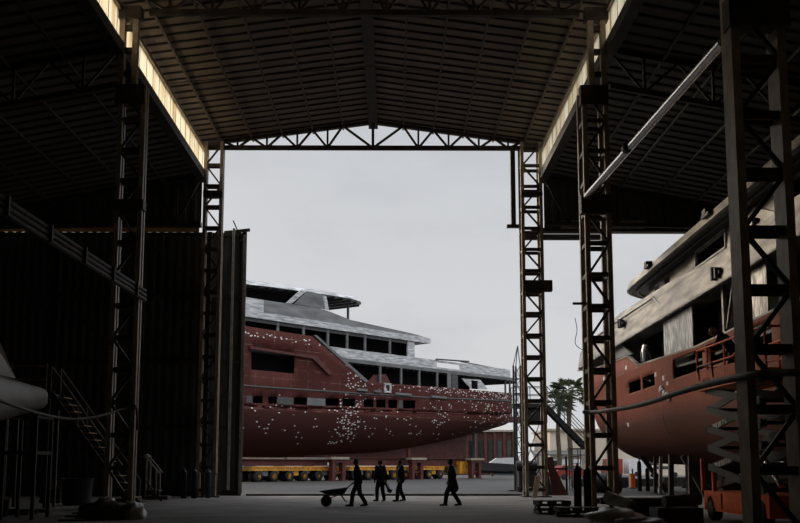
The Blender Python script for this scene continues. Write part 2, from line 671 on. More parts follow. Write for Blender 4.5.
# sliding doors closing the left aisle, one leaf run out beyond the column
def door_leaf(name, x0, x1, y, zt, label, edge=None):
    b = MB()
    sheet_wall(b, x0, x1, y, 0, zt, pitch=.42)
    o = struct(b.build(name, M['door'], base=False))
    o['label'] = label
    b = MB()
    for z in (.15, zt * .25, zt * .5, zt * .75, zt - .12):
        b.box(x0, x1, y - .12, y + .0, z - .08, z + .08)
    for x in (x0 + .08, x1 - .08):
        b.box(x - .08, x + .08, y - .12, y, .08, zt)
    n = max(1, int((x1 - x0) / 3.8))
    for i in range(n):
        a, c = x0 + (x1 - x0) * i / n, x0 + (x1 - x0) * (i + 1) / n
        for k in range(4):
            za, zb_ = zt * k / 4, zt * (k + 1) / 4
            b.beam((a, y - .08, za if (i + k) % 2 else zb_), (c, y - .08, zb_ if (i + k) % 2 else za), .07)
        b.box(c - .06, c + .06, y - .12, y, .08, zt)
    b.build('door_frame', M['steel_dark'], o)
    return o


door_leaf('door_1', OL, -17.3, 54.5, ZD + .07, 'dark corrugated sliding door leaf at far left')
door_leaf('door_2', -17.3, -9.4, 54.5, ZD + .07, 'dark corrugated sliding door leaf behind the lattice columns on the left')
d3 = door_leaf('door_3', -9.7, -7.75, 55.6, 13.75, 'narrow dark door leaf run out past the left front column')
MB().box(-7.86, -7.72, 55.42, 55.5, .05, 13.6).build('door_edge', M['pale_steel'], d3)
MB().tube([(-8.35, 55.3, .3), (-8.35, 55.3, 13.9)], .07).build('guide_pipe', M['pale_steel'], d3)
b = MB()
b.beam((-8.9, 55.65, 13.75), (-7.55, 55.65, 13.9), .15)
b.beam((-8.2, 55.65, 13.85), (-8.45, 55.65, 14.4), .06)
b.build('door_hanger', M['steel_dark'], d3)
scene.view_settings.view_transform = 'Standard'
scene.view_settings.look = 'None'
scene.view_settings.exposure = 0
scene.view_settings.gamma = 1
scene.view_settings.use_curve_mapping = False
scene.cycles.use_denoising = True
scene.cycles.max_bounces = 8
scene.cycles.diffuse_bounces = 5
# ------------------------------------------------------------------ lattice columns
def lattice_column(x0, x1, y0, ztop, label, brackets=(), upper=None, zc=.165, plate=0.0, step=1.07, yd=1.15):
    """box lattice column: four chords, battens and one zig-zag diagonal per face; upper = (xa, xb, z) narrow part above z"""
    y1 = y0 + yd
    t = empty('lattice_column', ((x0 + x1) / 2, (y0 + y1) / 2, 0), label, 'column', 'lattice columns of the hall', kind='thing')
    h = zc / 2
    zl = upper[2] if upper else ztop
    xs, ys = (x0 + h, x1 - h), (y0 + h, y1 - h)
    if plate:
        ys = (y0 + .12, y0 + plate - .12)
    for x in xs:
        if plate:
            MB().box(x - h, x + h, y0, y0 + plate, .02, zl).build('chord', M['steel'], t)
            continue
        for y in ys:
            MB().box(x - h, x + h, y - h, y + h, .02, zl).build('chord', M['steel'], t)
    n = int(zl / step)
    dia, dib = MB(), MB()
    for k in range(n + 1):
        bat = MB()
        z = .35 + k * (zl - .5) / n
        for y in ys:
            bat.box(xs[0], xs[1], y - .05, y + .05, z - .08, z + .08)
        for x in xs:
            bat.box(x - .05, x + .05, ys[0], ys[1], z - .07, z + .07)
        bat.build('batten', M['steel_dark'], t)
        if k < n:
            z2 = .35 + (k + 1) * (zl - .5) / n
            a, c = (xs[0], xs[1]) if k % 2 == 0 else (xs[1], xs[0])
            dia.beam((a, ys[0], z2), (c, ys[0], z), .10, .08)
            dib.beam((a, ys[1], z2), (c, ys[1], z), .10, .08)
    dia.build('diagonal_bracing', M['steel_dark'], t)
    MB().box(x0 - .15, x1 + .15, y0 - .15, y1 + .15, 0, .05).build('base_plate', M['steel_dark'], t)
    for (bx0, bx1, z0, z1) in brackets:
        MB().box(bx0, bx1, y0 - .08, y0 + .35, z0, z1).build('bracket', M['steel_dark'], t)
    if upper:
        xa, xb, z = upper
        up = MB()
        for x in (xa + .1, xb - .1):
            up.box(x - .1, x + .1, y0 + .15, y0 + .42, z, ztop)
        up.build('upper_post', M['steel'], t)
        k = z + .5
        while k < ztop:
            MB().box(xa + .1, xb - .1, y0 + .2, y0 + .36, k - .1, k + .1).build('upper_batten', M['steel_dark'], t)
            k += .85
        MB().box(xa - .1, xb + .1, y0 + .05, y0 + .5, ztop - .45, ztop).build('cap', M['steel_dark'], t)
    return t


lattice_column(-9.60, -8.62, 53.0, 17.95, 'lattice column at the left jamb of the big opening', brackets=((-9.6, -8.62, 15.0, 15.35),), yd=.5)
lattice_column(6.55, 7.65, 53.0, 17.95, 'lattice column at the right jamb of the big opening', brackets=((6.55, 7.65, 15.1, 15.3), (6.6, 8.05, 10.2, 10.75)))
lattice_column(-9.62, -8.66, 36.2, 17.75, 'left inner lattice column beside the steep stairs', brackets=((-9.72, -8.72, 14.1, 14.8), (-9.85, -8.6, 10.3, 10.65)),
               yd=.5, upper=(-9.72, -9.05, 14.8))
lattice_column(6.68, 7.60, 36.2, 17.75, 'inner lattice column in front of the red hull on the right', brackets=((6.62, 7.6, 14.1, 14.8), (6.55, 7.65, 10.2, 10.85)),
               upper=(6.98, 7.62, 14.8))
lattice_column(6.39, 7.42, 19.2, 17.6, 'nearest lattice column, large and dark, in front of the scissor lift', brackets=((6.35, 7.5, 9.75, 10.35),), zc=.16, yd=.6, plate=.6,
               upper=(6.9, 7.6, 14.8))


# ------------------------------------------------------------------ roof trusses
def truss(label, y, xs_top, ztop, zbot, mtl, tw=.16, group=None):
    """xs_top: node positions on the top chord; bottom nodes half-way between"""
    xc = (xs_top[0] + xs_top[-1]) / 2
    t = empty('roof_truss', (xc, y, zbot(xc)), label, 'roof truss', group, kind='thing')
    tc, bc, wb = MB(), MB(), MB()
    for a, c in zip(xs_top, xs_top[1:]):
        tc.beam((a, y, ztop(a)), (c, y, ztop(c)), tw * 1.1, tw)
        bc.beam((a, y, zbot(a)), (c, y, zbot(c)), tw * 1.2, tw * 1.25)
    for a, c in zip(xs_top, xs_top[1:]):
        m = (a + c) / 2
        wb.beam((m, y, zbot(m)), (m, y, ztop(m)), tw * .6)
        wb.beam((m, y, zbot(m)), (a, y, ztop(a)), tw * .55)
        wb.beam((m, y, zbot(m)), (c, y, ztop(c)), tw * .55)
    tc.build('top_chord', mtl, t)
    bc.build('bottom_chord', mtl, t)
    wb.build('web_bracing', mtl, t)
    return t


nodes = [XC + i * 1.56 for i in range(-5, 6)]
nodes[0], nodes[-1] = -8.7, 6.7
cen = [nodes[0], *[n for n in nodes[1:5]], nodes[5], *nodes[6:10], nodes[10]]
ct = empty('roof_truss', (XC, 53.4, 17.7), 'shallow peaked roof truss across the top of the big opening', 'roof truss', 'central roof trusses', kind='thing')
tcb, bcb, wbb = MB(), MB(), MB()
zt = lambda x: roof_z(x) - .14
zb = lambda x: 17.72
for a, c in zip(cen, cen[1:]):
    tcb.beam((a, 53.4, zt(a)), (c, 53.4, zt(c)), .18, .16)
bcb.beam((-9.6, 53.4, 17.72), (7.7, 53.4, 17.72), .2, .22)
wbb.beam((XC, 53.4, 17.72), (XC, 53.4, zt(XC)), .14)
for i, (a, c) in enumerate(zip(cen, cen[1:])):
    m = (a + c) / 2
    if i in (4, 5):
        a2 = a if i == 4 else c
        wbb.beam((XC, 53.4, 17.72), (a2, 53.4, zt(a2)), .11)
        continue
    wbb.beam((m, 53.4, 17.72), (m, 53.4, zt(m)), .10)
    wbb.beam((m, 53.4, 17.72), (a, 53.4, zt(a)), .11)
    wbb.beam((m, 53.4, 17.72), (c, 53.4, zt(c)), .11)
tcb.build('top_chord', M['truss'], ct)
bcb.build('bottom_chord', M['truss'], ct)
wbb.build('web_bracing', M['truss'], ct)
truss('deep roof truss crossing the central bay at the upper edge of the picture', 36.5, cen, lambda x: roof_z(x) - .14, lambda x: 17.60, M['truss'], .17, 'central roof trusses')
for sgn, x0, nm in ((-1, XL, 'left'), (1, XR, 'right')):
    for y, w_, lb in ((36.5, 1.35, 'across the %s side bay at the inner column' % nm), (53.3, 2.3, 'against the gable over the %s side bay' % nm)):
        xs = [x0 + sgn * i * 2.45 for i in range(0, 7)]
        truss('sloping dark roof truss ' + lb, y, xs, lambda x: aisle_z(x) - .14, (lambda x: aisle_z(x) - 1.45) if y < 50 else (lambda x: 13.9 - .02 * abs(x)), M['truss'] if y < 50 else M['steel_dark'], .15, 'side bay roof trusses')

# purlins
words = ['first', 'second', 'third', 'fourth', 'fifth', 'sixth', 'seventh', 'eighth', 'ninth']
for sgn, nm in ((-1, 'left'), (1, 'right')):
    for i in range(1, 6):
        x = XC + sgn * i * 1.56
        z = roof_z(x) - .13
        o = MB().box(x - .04, x + .04, 4, YE - .3, z - .05, z + .06).build('roof_purlin', M['purlin'])
        tag(o, '%s thin purlin %s of the ridge under the central roof' % (words[i - 1], nm), 'purlin', 'purlins of the central roof', 'thing')
    x0 = XL if sgn < 0 else XR
    for i in range(1, 8):
        x = x0 + sgn * i * 1.9
        z = aisle_z(x) - .13
        o = MB().box(x - .04, x + .04, 4, YE - .3, z - .06, z + .05).build('roof_purlin', M['steel_dark'])
        tag(o, '%s purlin out from the clerestory under the %s side roof' % (words[i - 1], nm), 'purlin', 'purlins of the side roofs', 'thing')
o = MB()
o.tube([(-9.72, 44, 17.7), (-1.0, 45, 18.9), (7.72, 44, 17.7)], .018, 6)
tag(o.build('brace_rod', M['steel_dark']), 'thin brace rod slung under the central roof sheets', 'rod')

# runway pipes fixed to the left inner column
t = empty('pipe_run', (-8.6, 26, 7.0), 'three dark parallel pipes ending at the left inner column', 'pipe')
for dx, dz, r in ((0, .42, .075), (.0, .27, .075), (.0, .12, .075)):
    MB().tube([(-8.55 + dx, 9, 6.75 + dz), (-8.55 + dx, 36.6, 7.08 + dz)], r, 10).build('pipe', M['frame_grey'], t)
for y in range(11, 37, 3):
    MB().box(-8.70, -8.40, y - .04, y + .04, 6.80 + .012 * (y - 9), 7.24 + .012 * (y - 9)).build('pipe_clamp', M['steel_dark'], t)
t = empty('pipe', (6.7, 28, 10), 'long shiny tube slanting from the nearest column to the right inner column', 'pipe')
MB().tube([(6.72, 36.14, 10.75), (6.62, 20.4, 9.95)], .115, 14).build('tube', M['chrome'], t)
b = MB()
b.tube([(6.62, 29.0, 10.394), (6.62, 29.25, 10.407)], .15, 14)
b.build('coupling', M['steel_dark'], t)


def hose(name, pts, r, m, label, group=None):
    # smooth the path
    P = [Vector(p) for p in pts]
    out = []
    for i in range(len(P) - 1):
        p0, p1, p2, p3 = P[max(i - 1, 0)], P[i], P[i + 1], P[min(i + 2, len(P) - 1)]
        for k in range(8):
            t = k / 8
            out.append(.5 * ((2 * p1) + (p2 - p0) * t + (2 * p0 - 5 * p1 + 4 * p2 - p3) * t * t + (3 * p1 - p0 - 3 * p2 + p3) * t ** 3))
    out.append(P[-1])
    return tag(MB().tube(out, r, 8).build(name, m), label, 'hose', group)


hose('hose', [at(584, 412, 36.1), at(600, 411.5, 35.0), at(640, 405, 30), at(690, 389, 24), at(745, 376, 19.1), at(775, 373, 18.6), at(830, 372, 18)], .07, M['hose'],
     'grey hose drooping across the front of the red hull between two columns')
hose('hose', [at(-20, 392, 25), at(0, 400.5, 26), at(30, 411, 29), at(60, 418, 32), at(80, 419, 33.2), at(100, 416, 34.4), at(127, 408, 36.1), at(136, 407.5, 36.15), at(137.5, 430, 36.15)], .045, M['hose'],
     'thin hose drooping below the white boat to the left inner column')
hose('cable', [at(575, 318, 36.1), at(577, 330, 36.1), at(576, 345, 36.1), at(592, 354, 36.2)], .012, M['dark'], 'thin loose wire hanging beside the right inner column')
o = MB().box(6.2, 6.75, 36.25, 36.33, 7.0, 7.08)
tag(o.build('steel_peg', M['steel_dark']), 'short steel arm sticking out left of the right inner column', 'bracket')
# ------------------------------------------------------------------ yachts
def yacht_root(name, P0, a, label):
    o = empty(name, (P0[0], P0[1], 0), label, 'yacht', None, math.atan2(a[1], a[0]))
    return o


class Yacht:
    """helper in the yacht's own frame: u along, w across (0 = side facing the hall), z up"""
    def __init__(s, root, P0, a, B):
        s.root, s.P0, s.a, s.B = root, P0, a, B

    def P(s, px, py, w=0):
        return side(px, py, s.P0, s.a, w)

    def u(s, px, w=0, py=380):
        return side(px, py, s.P0, s.a, w)[0]

    def slab(s, name, m, us, ztop, zbot, hw, parent=None, inset_top=0):
        vs, fs = [], []
        for u in us:
            h = max(hw(u), .02)
            zt_, zb_ = ztop(u), zbot(u)
            k = max(h - inset_top, .01)
            vs += [(u, s.B - k, zt_), (u, s.B + k, zt_), (u, s.B + h, zb_), (u, s.B - h, zb_)]
        n = len(us)
        for i in range(n - 1):
            for k in range(4):
                k2 = (k + 1) % 4
                fs.append((i * 4 + k, i * 4 + k2, (i + 1) * 4 + k2, (i + 1) * 4 + k))
        fs += [(0, 3, 2, 1), tuple((n - 1) * 4 + k for k in range(4))]
        return MB().add(vs, fs).build(name, m, parent or s.root, world=False)

    def wall(s, name, m, us, zs, wf, holes=(), th=.08, both=True, parent=None, smooth=False):
        """upright plating: us stations, zs list of height functions, holes as (u0,u1,z-row0,z-row1) row index ranges"""
        vs, fs = [], []
        nz = len(zs)

        def put(sign):
            k0 = len(vs)
            for u in us:
                for z in zs:
                    zz = z(u)
                    d = wf(u, zz)
                    vs.append((u, s.B + sign * d, zz))
            for i in range(len(us) - 1):
                um = (us[i] + us[i + 1]) / 2
                for j in range(nz - 1):
                    if sign < 0 and any(h[0] <= um <= h[1] and h[2] <= j < h[3] for h in holes):
                        continue
                    fs.append((k0 + i * nz + j, k0 + (i + 1) * nz + j, k0 + (i + 1) * nz + j + 1, k0 + i * nz + j + 1))
        put(-1)
        if both:
            put(1)
        o = MB().add(vs, fs, 0, smooth).build(name, m, parent or s.root, world=False)
        md = o.modifiers.new('thick', 'SOLIDIFY')
        md.thickness = th
        md.offset = 0
        return o

    def box(s, name, m, u0, u1, w0, w1, z0, z1, parent=None):
        return MB().box(u0, u1, w0, w1, z0, z1).build(name, m, parent or s.root, world=False)

    def posts(s, name, m, ul, w, wd, z0, z1, d=.14):
        for u in ul:
            MB().box(u - wd / 2, u + wd / 2, w, w + d, z0(u), z1(u)).build(name, m, s.root, world=False)


def stations(lo, hi, step, extra=()):
    us = set(round(lo + (hi - lo) * i / max(1, int((hi - lo) / step)), 3) for i in range(max(1, int((hi - lo) / step)) + 1))
    us |= set(round(e, 3) for e in extra if lo <= e <= hi)
    return sorted(us)


# ---- the yacht outside, on its transporter
P1, A1, B1 = (-12.4, 97.0), (.625, .78), 4.7
r1 = yacht_root('motor_yacht', P1, A1, 'big unfinished yacht outside, red primer hull and bare grey decks, on yellow transporters')
Y1 = Yacht(r1, P1, A1, B1)
U = Y1.u
keel1 = lin([(-20, 3.4), (-12, 2.5), (-6, 2.25), (8, 2.3), (21, 2.75), (28, 3.45), (34, 4.3), (40.3, 5.35), (44, 6.1)])
sheer1 = lin([(-20, 14.6), (-1.3, 13.96), (7.4, 13.87), (15.6, 9.95), (44, 10.28)])
kn1 = lin([(-20, 8.8), (0, 8.58), (10, 8.66), (26, 8.85), (43, 9.3), (44, 9.32)])
wt1 = lin([(-20, 7.8), (0, 7.72), (24, 8.42), (44, 8.95)])
wb1 = lin([(-20, 7.2), (0, 7.08), (24, 7.55), (44, 8.0)])
plan1 = lin([(-21, .25), (-18, 1.9), (-13, 3.6), (-8, 4.4), (-3, 4.7), (38, 4.7), (42, 4.45), (44, 4.2)])


def bh1(u):
    return min(4.6, wb1(u) - .6 - keel1(u))


def hw1(u, z):
    k = keel1(u)
    t = max(0.0, min(1.0, (z - k) / bh1(u)))
    f = (1 - (1 - t) ** 2.1) ** (1 / 2.1)
    lowf = 1 if u > -4 else max(.25, 1 - (-4 - u) / 26 * (1 - min(1, (z - k) / 8)))
    return max(.05, plan1(u) * f * lowf)


wins = [(253, 263), (268, 277), (294, 307), (325, 339), (342.5, 355), (363.6, 373.5), (376, 385.5), (388, 397), (403, 415)]
hol = [(U(a), U(c), 12, 13) for a, c in wins]
fop = (U(250.5), U(294), 15, 17)
us1 = stations(-20, 44, 1.6, [v for h in hol for v in h[:2]] + list(fop[:2]) + [7.4, 15.6])
rows = [lambda u, f=f: keel1(u) + bh1(u) * f for f in (0, .01, .04, .09, .17, .28, .42, .58, .78, 1.0)]
rows += [lambda u: (keel1(u) + bh1(u)) * .5 + wb1(u) * .5, lambda u: wb1(u) - .35, wb1, wt1, kn1]
rows += [lambda u, f=f: kn1(u) + (sheer1(u) - kn1(u)) * f for f in (.28, .45, .62, .8, 1.0)]
hol = [(a, c, 12, 13) for a, c, _, _ in hol]
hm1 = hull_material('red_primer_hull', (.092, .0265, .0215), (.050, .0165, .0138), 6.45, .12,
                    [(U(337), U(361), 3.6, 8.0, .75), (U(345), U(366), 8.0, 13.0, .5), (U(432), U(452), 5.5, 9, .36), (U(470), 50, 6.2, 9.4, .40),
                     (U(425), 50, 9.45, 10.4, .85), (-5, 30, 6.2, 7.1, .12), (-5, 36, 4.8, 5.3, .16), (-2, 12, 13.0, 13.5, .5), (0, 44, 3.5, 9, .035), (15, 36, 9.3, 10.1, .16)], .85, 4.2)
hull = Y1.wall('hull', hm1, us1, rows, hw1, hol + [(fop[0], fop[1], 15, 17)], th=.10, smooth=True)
# transom and decks that close the shell
tr = [(44.0, B1 - hw1(44, z(44)), z(44)) for z in rows] + [(44.0, B1 + hw1(44, z(44)), z(44)) for z in reversed(rows)]
MB().add(tr, [tuple(range(len(tr)))]).build('transom', hm1, r1, world=False)
Y1.slab('main_deck', M['frame_grey'], stations(-19, 43.9, 2), lambda u: 9.25, lambda u: 9.1, lambda u: hw1(u, 9.1) - .08)
Y1.slab('forward_deck', M['frame_grey'], stations(-19, 7.5, 2), lambda u: 12.9, lambda u: 12.75, lambda u: hw1(u, 12.8) - .08)
Y1.slab('tank_top', M['black'], stations(-17, 38, 3), lambda u: max(keel1(u) + 3.2, 5.8), lambda u: max(keel1(u) + 3.1, 5.7), lambda u: hw1(u, 6) - .3)
MB().tube([(u, B1 - hw1(u, kn1(u)) - .02, kn1(u)) for u in stations(-14, 43.5, 2)], .10, 6).build('rubbing_strake', M['frame_grey'], r1, world=False)
MB().tube([(u, B1 - hw1(u, wt1(u)) - .0, wt1(u) + .12) for u in stations(-14, 26, 2)], .045, 6).build('plate_edge', M['red_steel'], r1, world=False)
# grey plates between the small windows
for a, c in ((277, 293), (307, 325), (246, 252), (398, 402)):
    Y1.box('window_blank', M['frame_grey'] if a != 307 else M['alu'], U(a), U(c), -.09, -.02, wb1(U(a)), wt1(U(a)))
# added ledge whose shade stands in for a slanted recess in the hull
pl = [Y1.P(x, y) for x, y in ((248, 346), (294, 353.5), (314, 356), (331, 374), (327, 375), (311, 359), (294, 356), (248, 349))]
MB().prism([(u, -.30, z) for u, z in pl], (0, .34, 0)).build('shade_ledge', M['red_steel'], r1, world=False)
pl = [Y1.P(x, y) for x, y in ((313, 335), (316, 335), (368, 381), (365, 382.5))]
MB().prism([(u, -.10, z) for u, z in pl], (0, .3, 0)).build('bulwark_cap', M['alu'], r1, world=False)
pl = [Y1.P(x, y, .3) for x, y in ((368, 382), (374, 375), (386, 374), (391, 384))]
MB().prism([(u, .3, z) for u, z in pl], (0, .12, 0)).build('bulwark_fin', M['red_steel'], r1, world=False)
b = MB()
u0, z0 = Y1.P(387, 388)
for du in (-.45, .45):
    b.box(u0 + du - .12, u0 + du + .12, -.14, 0, z0 - .4, z0 + .4)
for dz in (-.4, .4):
    b.box(u0 - .57, u0 + .57, -.14, 0, z0 + dz - .1, z0 + dz + .1)
b.build('fairlead_frame', M['alu_pale'], r1, world=False)
for a, c, y in ((356, 366, 389.5), (394, 410, 393.5), (373, 380, 391), (430, 445, 396.5)):
    ua, z = Y1.P(a, y)
    MB().box(ua, U(c), -.25, 0, z - .12, z + .12).build('deck_edge_plate', M['alu'], r1, world=False)


def rounded(u_end, L, h, u_in=None):
    def f(u):
        if u > u_end - L:
            t = min(1, (u - (u_end - L)) / L)
            return h * math.sqrt(max(0, 1 - t ** 2.2))
        return h
    return f


def tipst(lo, hi, L, step=1.5):
    return sorted(set(stations(lo, hi - L, step) + [hi - L + L * (1 - (1 - i / 9) ** 2) for i in range(10)]))


# boat deck: deck plate, bulwark with an opening, underside frames
uB0, uB1 = 9.4, 47.6
Y1.slab('boat_deck', M['alu'], tipst(-14, uB1, 4.5), lambda u: 12.15, lambda u: 11.8, rounded(uB1, 4.5, 4.65))
op = (U(437.5), U(461))
usb = stations(9.4, 43.1, 1.5, op)
Y1.wall('boat_deck_bulwark', M['alu_pale'], usb, [lambda u: 11.78, lambda u: 12.2, lambda u: 12.35, lambda u: 12.9, lambda u: 13.12], lambda u, z: 4.56, [(op[0], op[1], 2, 3)], th=.1, both=False)
Y1.wall('aft_bulwark', M['alu_pale'], tipst(43.1, uB1, 4.5)[1:], [lambda u: 11.8, lambda u: 12.1, lambda u: max(12.2, 13.0 - .12 * (u - 43))], lambda u, z: rounded(uB1, 4.5, 4.7)(u), th=.1)
b = MB()
for u in stations(10, 46, 1.15):
    b.box(u - .05, u + .05, 1.0 if u > 43 else .25, 8.3, 11.62, 11.8)
b.build('deck_beam', M['frame_grey'], r1, world=False)
b = MB()
b.beam((U(436), .0, 13.2), (U(470), .1, 13.45), .12, .16)
b.beam((U(463), .3, 13.35), (U(509), .6, 13.05), .10, .12)
b.beam((U(470), .3, 13.0), (U(508), .6, 12.8), .10, .12)
b.build('handrail', M['frame_grey'], r1, world=False)
# main deck aft: black core in place of interior shade, posts, raked wing plates
Y1.box('main_deck_dark_core', M['black'], -14, 36.0, 1.25, 8.2, 9.2, 11.78)
Y1.posts('window_post', M['alu'], [U(v) for v in (381, 402, 420, 438)], .05, .28, lambda u: 9.3, lambda u: 11.8)
Y1.box('side_plate', M['alu'], U(448), U(451.5), .05, .15, 9.3, 11.8)
Y1.box('side_plate', M['frame_grey'], U(452), U(458.5), .06, .15, 9.3, 11.8)
for nm, pts in (('wing_plate', ((462, 378.5), (478, 379.5), (478, 388.5), (472, 389), (466.5, 384))), ('wing_plate', ((478.5, 379.5), (480.5, 380), (488, 389.5), (478.5, 389)))):
    MB().prism([(u, .12, z) for u, z in [Y1.P(x, y, .12) for x, y in pts]], (0, .1, 0)).build(nm, M['alu_pale'], r1, world=False)
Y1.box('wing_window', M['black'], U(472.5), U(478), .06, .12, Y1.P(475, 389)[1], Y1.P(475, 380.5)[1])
Y1.posts('aft_pillar', M['frame_grey'], [42.2, 43.2], .2, .22, lambda u: 10.2, lambda u: 11.8)
# bridge deck
Y1.slab('bridge_deck', M['alu'], tipst(-14, 29.4, 4.2), lambda u: 15.28 if u < 26 else 15.28 - .02 * (u - 26), lambda u: 14.9 if u < 26 else 14.9 + .12 * (u - 26), rounded(29.4, 4.2, 4.66))
Y1.wall('bridge_deck_edge', M['alu_pale'], tipst(-14, 29.4, 4.2)[:-1], [lambda u: 14.84 if u < 26 else 14.84 + .12 * (u - 26), lambda u: 15.46 if u < 26 else 15.46 + .0 * (u - 26)], lambda u, z: rounded(29.4, 4.2, 4.7)(u), th=.1)
b = MB()
for u in stations(-6, 26.5, 1.15):
    b.box(u - .05, u + .05, .3 if u < 24 else 2.2, 8.3 if u < 24 else 7.2, 14.7, 14.9)
b.build('deck_beam', M['frame_grey'], r1, world=False)
Y1.box('bridge_dark_core', M['black'], -14, 24.6, 1.4, 8.0, 12.2, 14.88)  # black box painted as the shade behind the bridge windows
Y1.posts('window_post', M['alu'], [U(v) for v in (278, 304, 328.6, 348, 366, 391)], .1, .30, lambda u: 13.0, lambda u: 14.9)
Y1.box('corner_plate', M['alu_pale'], U(408.5), U(415.5), .1, .25, 12.3, 14.9)
Y1.box('window_lintel', M['frame_grey'], -14, U(415), .12, .22, 14.5, 14.9)
# sun deck: coaming, struts, hard top
cz = lin([(-14, 16.6), (Y1.P(246, 297, .4)[0], Y1.P(246, 297, .4)[1]), (Y1.P(288, 303, .4)[0], Y1.P(288, 303, .4)[1]), (Y1.P(326, 309, .4)[0], Y1.P(326, 309, .4)[1]),
          (Y1.P(352, 320, .4)[0], Y1.P(352, 320, .4)[1]), (Y1.P(415, 336, .4)[0], 15.75), (26.5, 15.5)])
Y1.wall('sun_deck_coaming', M['alu'], stations(-14, 26.3, 1.5), [lambda u: 15.2, lambda u: max(15.4, cz(u))], lambda u, z: B1 - .4 - .2 * (z - 15.2), th=.1)
Y1.box('coaming_panel', M['alu_pale'], -6, U(264), .22, .32, 15.45, cz(0) - .06)
Y1.box('sun_deck_dark_core', M['black'], -14, U(318, 2), 2.2, 7.2, 15.3, 17.6)  # black box painted as the shade below the hard top
for pts, m, nm in ((((301.5, 289.5), (307, 290.5), (292, 303.5), (286.5, 303)), 'alu_pale', 'raked_strut'),
                   (((307.5, 291), (324, 295), (325, 309), (294, 304)), 'alu', 'side_screen'), (((322.5, 295), (326.5, 296), (329, 310), (324, 309)), 'alu_pale', 'upright_strut')):
    MB().prism([(u, .75, z) for u, z in [Y1.P(x, y, .75) for x, y in pts]], (0, .14, 0)).build(nm, M[m], r1, world=False)
# hard top
HT, HL, HH = 18.6, 5.2, 3.75
ztop_h = lin([(-14, 17.8), (-1.4, 18.42), (3, 18.62), (9, 18.80), (14, 18.85), (17, 18.80), (HT, 18.72)])
Y1.slab('hard_top', M['alu_pale'], tipst(-14, HT, HL, 1.2), ztop_h, lambda u: ztop_h(u) - .42 + .012 * max(0, u - 8), rounded(HT, HL, HH), inset_top=.25)
b = MB()
for u in stations(-5, 20, 1.3):
    h = rounded(HT, HL, HH)(u) - .35
    if h > .3:
        b.box(u - .05, u + .05, B1 - h, B1 + h, ztop_h(u) - .62, ztop_h(u) - .38)
b.build('roof_beam', M['frame_grey'], r1, world=False)
Y1.box('mast_post', M['alu'], U(347, 3.5), U(348.2, 3.5), 3.4, 3.6, 15.4, 18.3)
# stern
Y1.box('swim_platform', M['red_steel'], 43.9, 48.6, 1.0, 8.4, 6.9, 7.5)
MB().prism([(38.5, B1 - 1.4, 5.6), (38.0, B1 - 1.4, 2.7), (34, B1 - 1.4, 2.35), (10, B1 - 1.4, 2.3), (10, B1 - 1.4, 3.5), (38.5, B1 - 1.4, 6.2)], (0, 2.8, 0)).build('skeg', M['red_steel'], r1, world=False)

# ---- the yacht in the right side bay
KY = 1.15
P2 = (11.6 * KY, 64 * KY)
m_ = math.hypot(.025, 1)
A2, B2 = (-.025 / m_, -1 / m_), 4.4
r2 = yacht_root('motor_yacht', P2, A2, 'unfinished yacht in the right side bay, red hull under bare metal decks')
Y2 = Yacht(r2, P2, A2, B2)
U2 = lambda px, py=380, w=0: Y2.P(px, py, w)[0]
PZ = lambda pts, w=0: [Y2.P(x, y, w) for x, y in pts]
kb = PZ([(584, 404), (589, 432), (598, 453), (610, 464)])
keel2 = lin([(-5, 6.4)] + kb + [(24, 1.75), (60, 1.7)])
sh = PZ([(578, 371), (595, 369), (628, 356.5), (638, 365.5), (696, 347)])
sheer2 = lin(sh + [(40, sh[-1][1] + .1), (60, sh[-1][1] + .2)])
plan2 = lin([(-5, 3.5), (-2, 4.0), (3, 4.35), (60, 4.4)])


def hw2(u, z):
    k = keel2(u)
    t = max(0.0, min(1.0, (z - k) / 2.3))
    return max(.05, plan2(u) * (1 - (1 - t) ** 2.4) ** (1 / 2.5))


s1 = PZ([(628.5, 391), (641, 393), (642.5, 387), (655, 386)])
s3 = PZ([(674, 379), (702, 376), (674, 392), (702, 389)])
za2, zb2 = (s1[0][1] + s1[2][1]) / 2 - .05, (s3[0][1] + s3[1][1]) / 2 + .02
z2a, z2b = za2 - .1, za2 + .5
z3b = max(z2b + .25, zb2)
hol2 = [(U2(628.5), U2(641), 10, 11), (U2(642.5), U2(655), 10, 11), (U2(674), U2(704), 10, 12), (U2(712), U2(730), 10, 12), (U2(745), U2(775), 10, 12)]
us2 = stations(-4.2, 58, 1.6, [v for h in hol2 for v in h[:2]] + [p[0] for p in sh])
rows2 = [lambda u, f=f: keel2(u) + 2.2 * f * min(1, (sheer2(u) - keel2(u)) / 4) for f in (0, .04, .1, .2, .32, .5, .75, 1.0)]
mixz = lambda z: (lambda u: max(min(z, sheer2(u) - .1), keel2(u) + 2.2 * min(1, (sheer2(u) - keel2(u)) / 4)))
rows2 += [mixz(z2a - .35), mixz(z2a - .1), mixz(z2a), mixz(z2b), mixz(z3b), mixz(z3b + .3), lambda u: sheer2(u)]
hm2 = hull_material('rust_red_hull', (.215, .052, .027), (.075, .023, .0155), 3.7, .8,  # softly darker lower tone carries the shade towards the hull bottom
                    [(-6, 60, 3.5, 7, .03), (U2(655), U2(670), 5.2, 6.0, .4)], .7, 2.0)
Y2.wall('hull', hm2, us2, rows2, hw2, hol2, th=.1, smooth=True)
tr = [(-4.2, B2 - hw2(-4.2, z(-4.2)), z(-4.2)) for z in rows2] + [(-4.2, B2 + hw2(-4.2, z(-4.2)), z(-4.2)) for z in reversed(rows2)]
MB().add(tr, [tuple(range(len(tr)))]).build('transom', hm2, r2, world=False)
Y2.slab('main_deck', M['dark'], stations(-4, 58, 3), lambda u: min(sheer2(u) - .5, 6.2), lambda u: min(sheer2(u) - .5, 6.2) - .1, lambda u: hw2(u, 6) - .1)
b = MB()
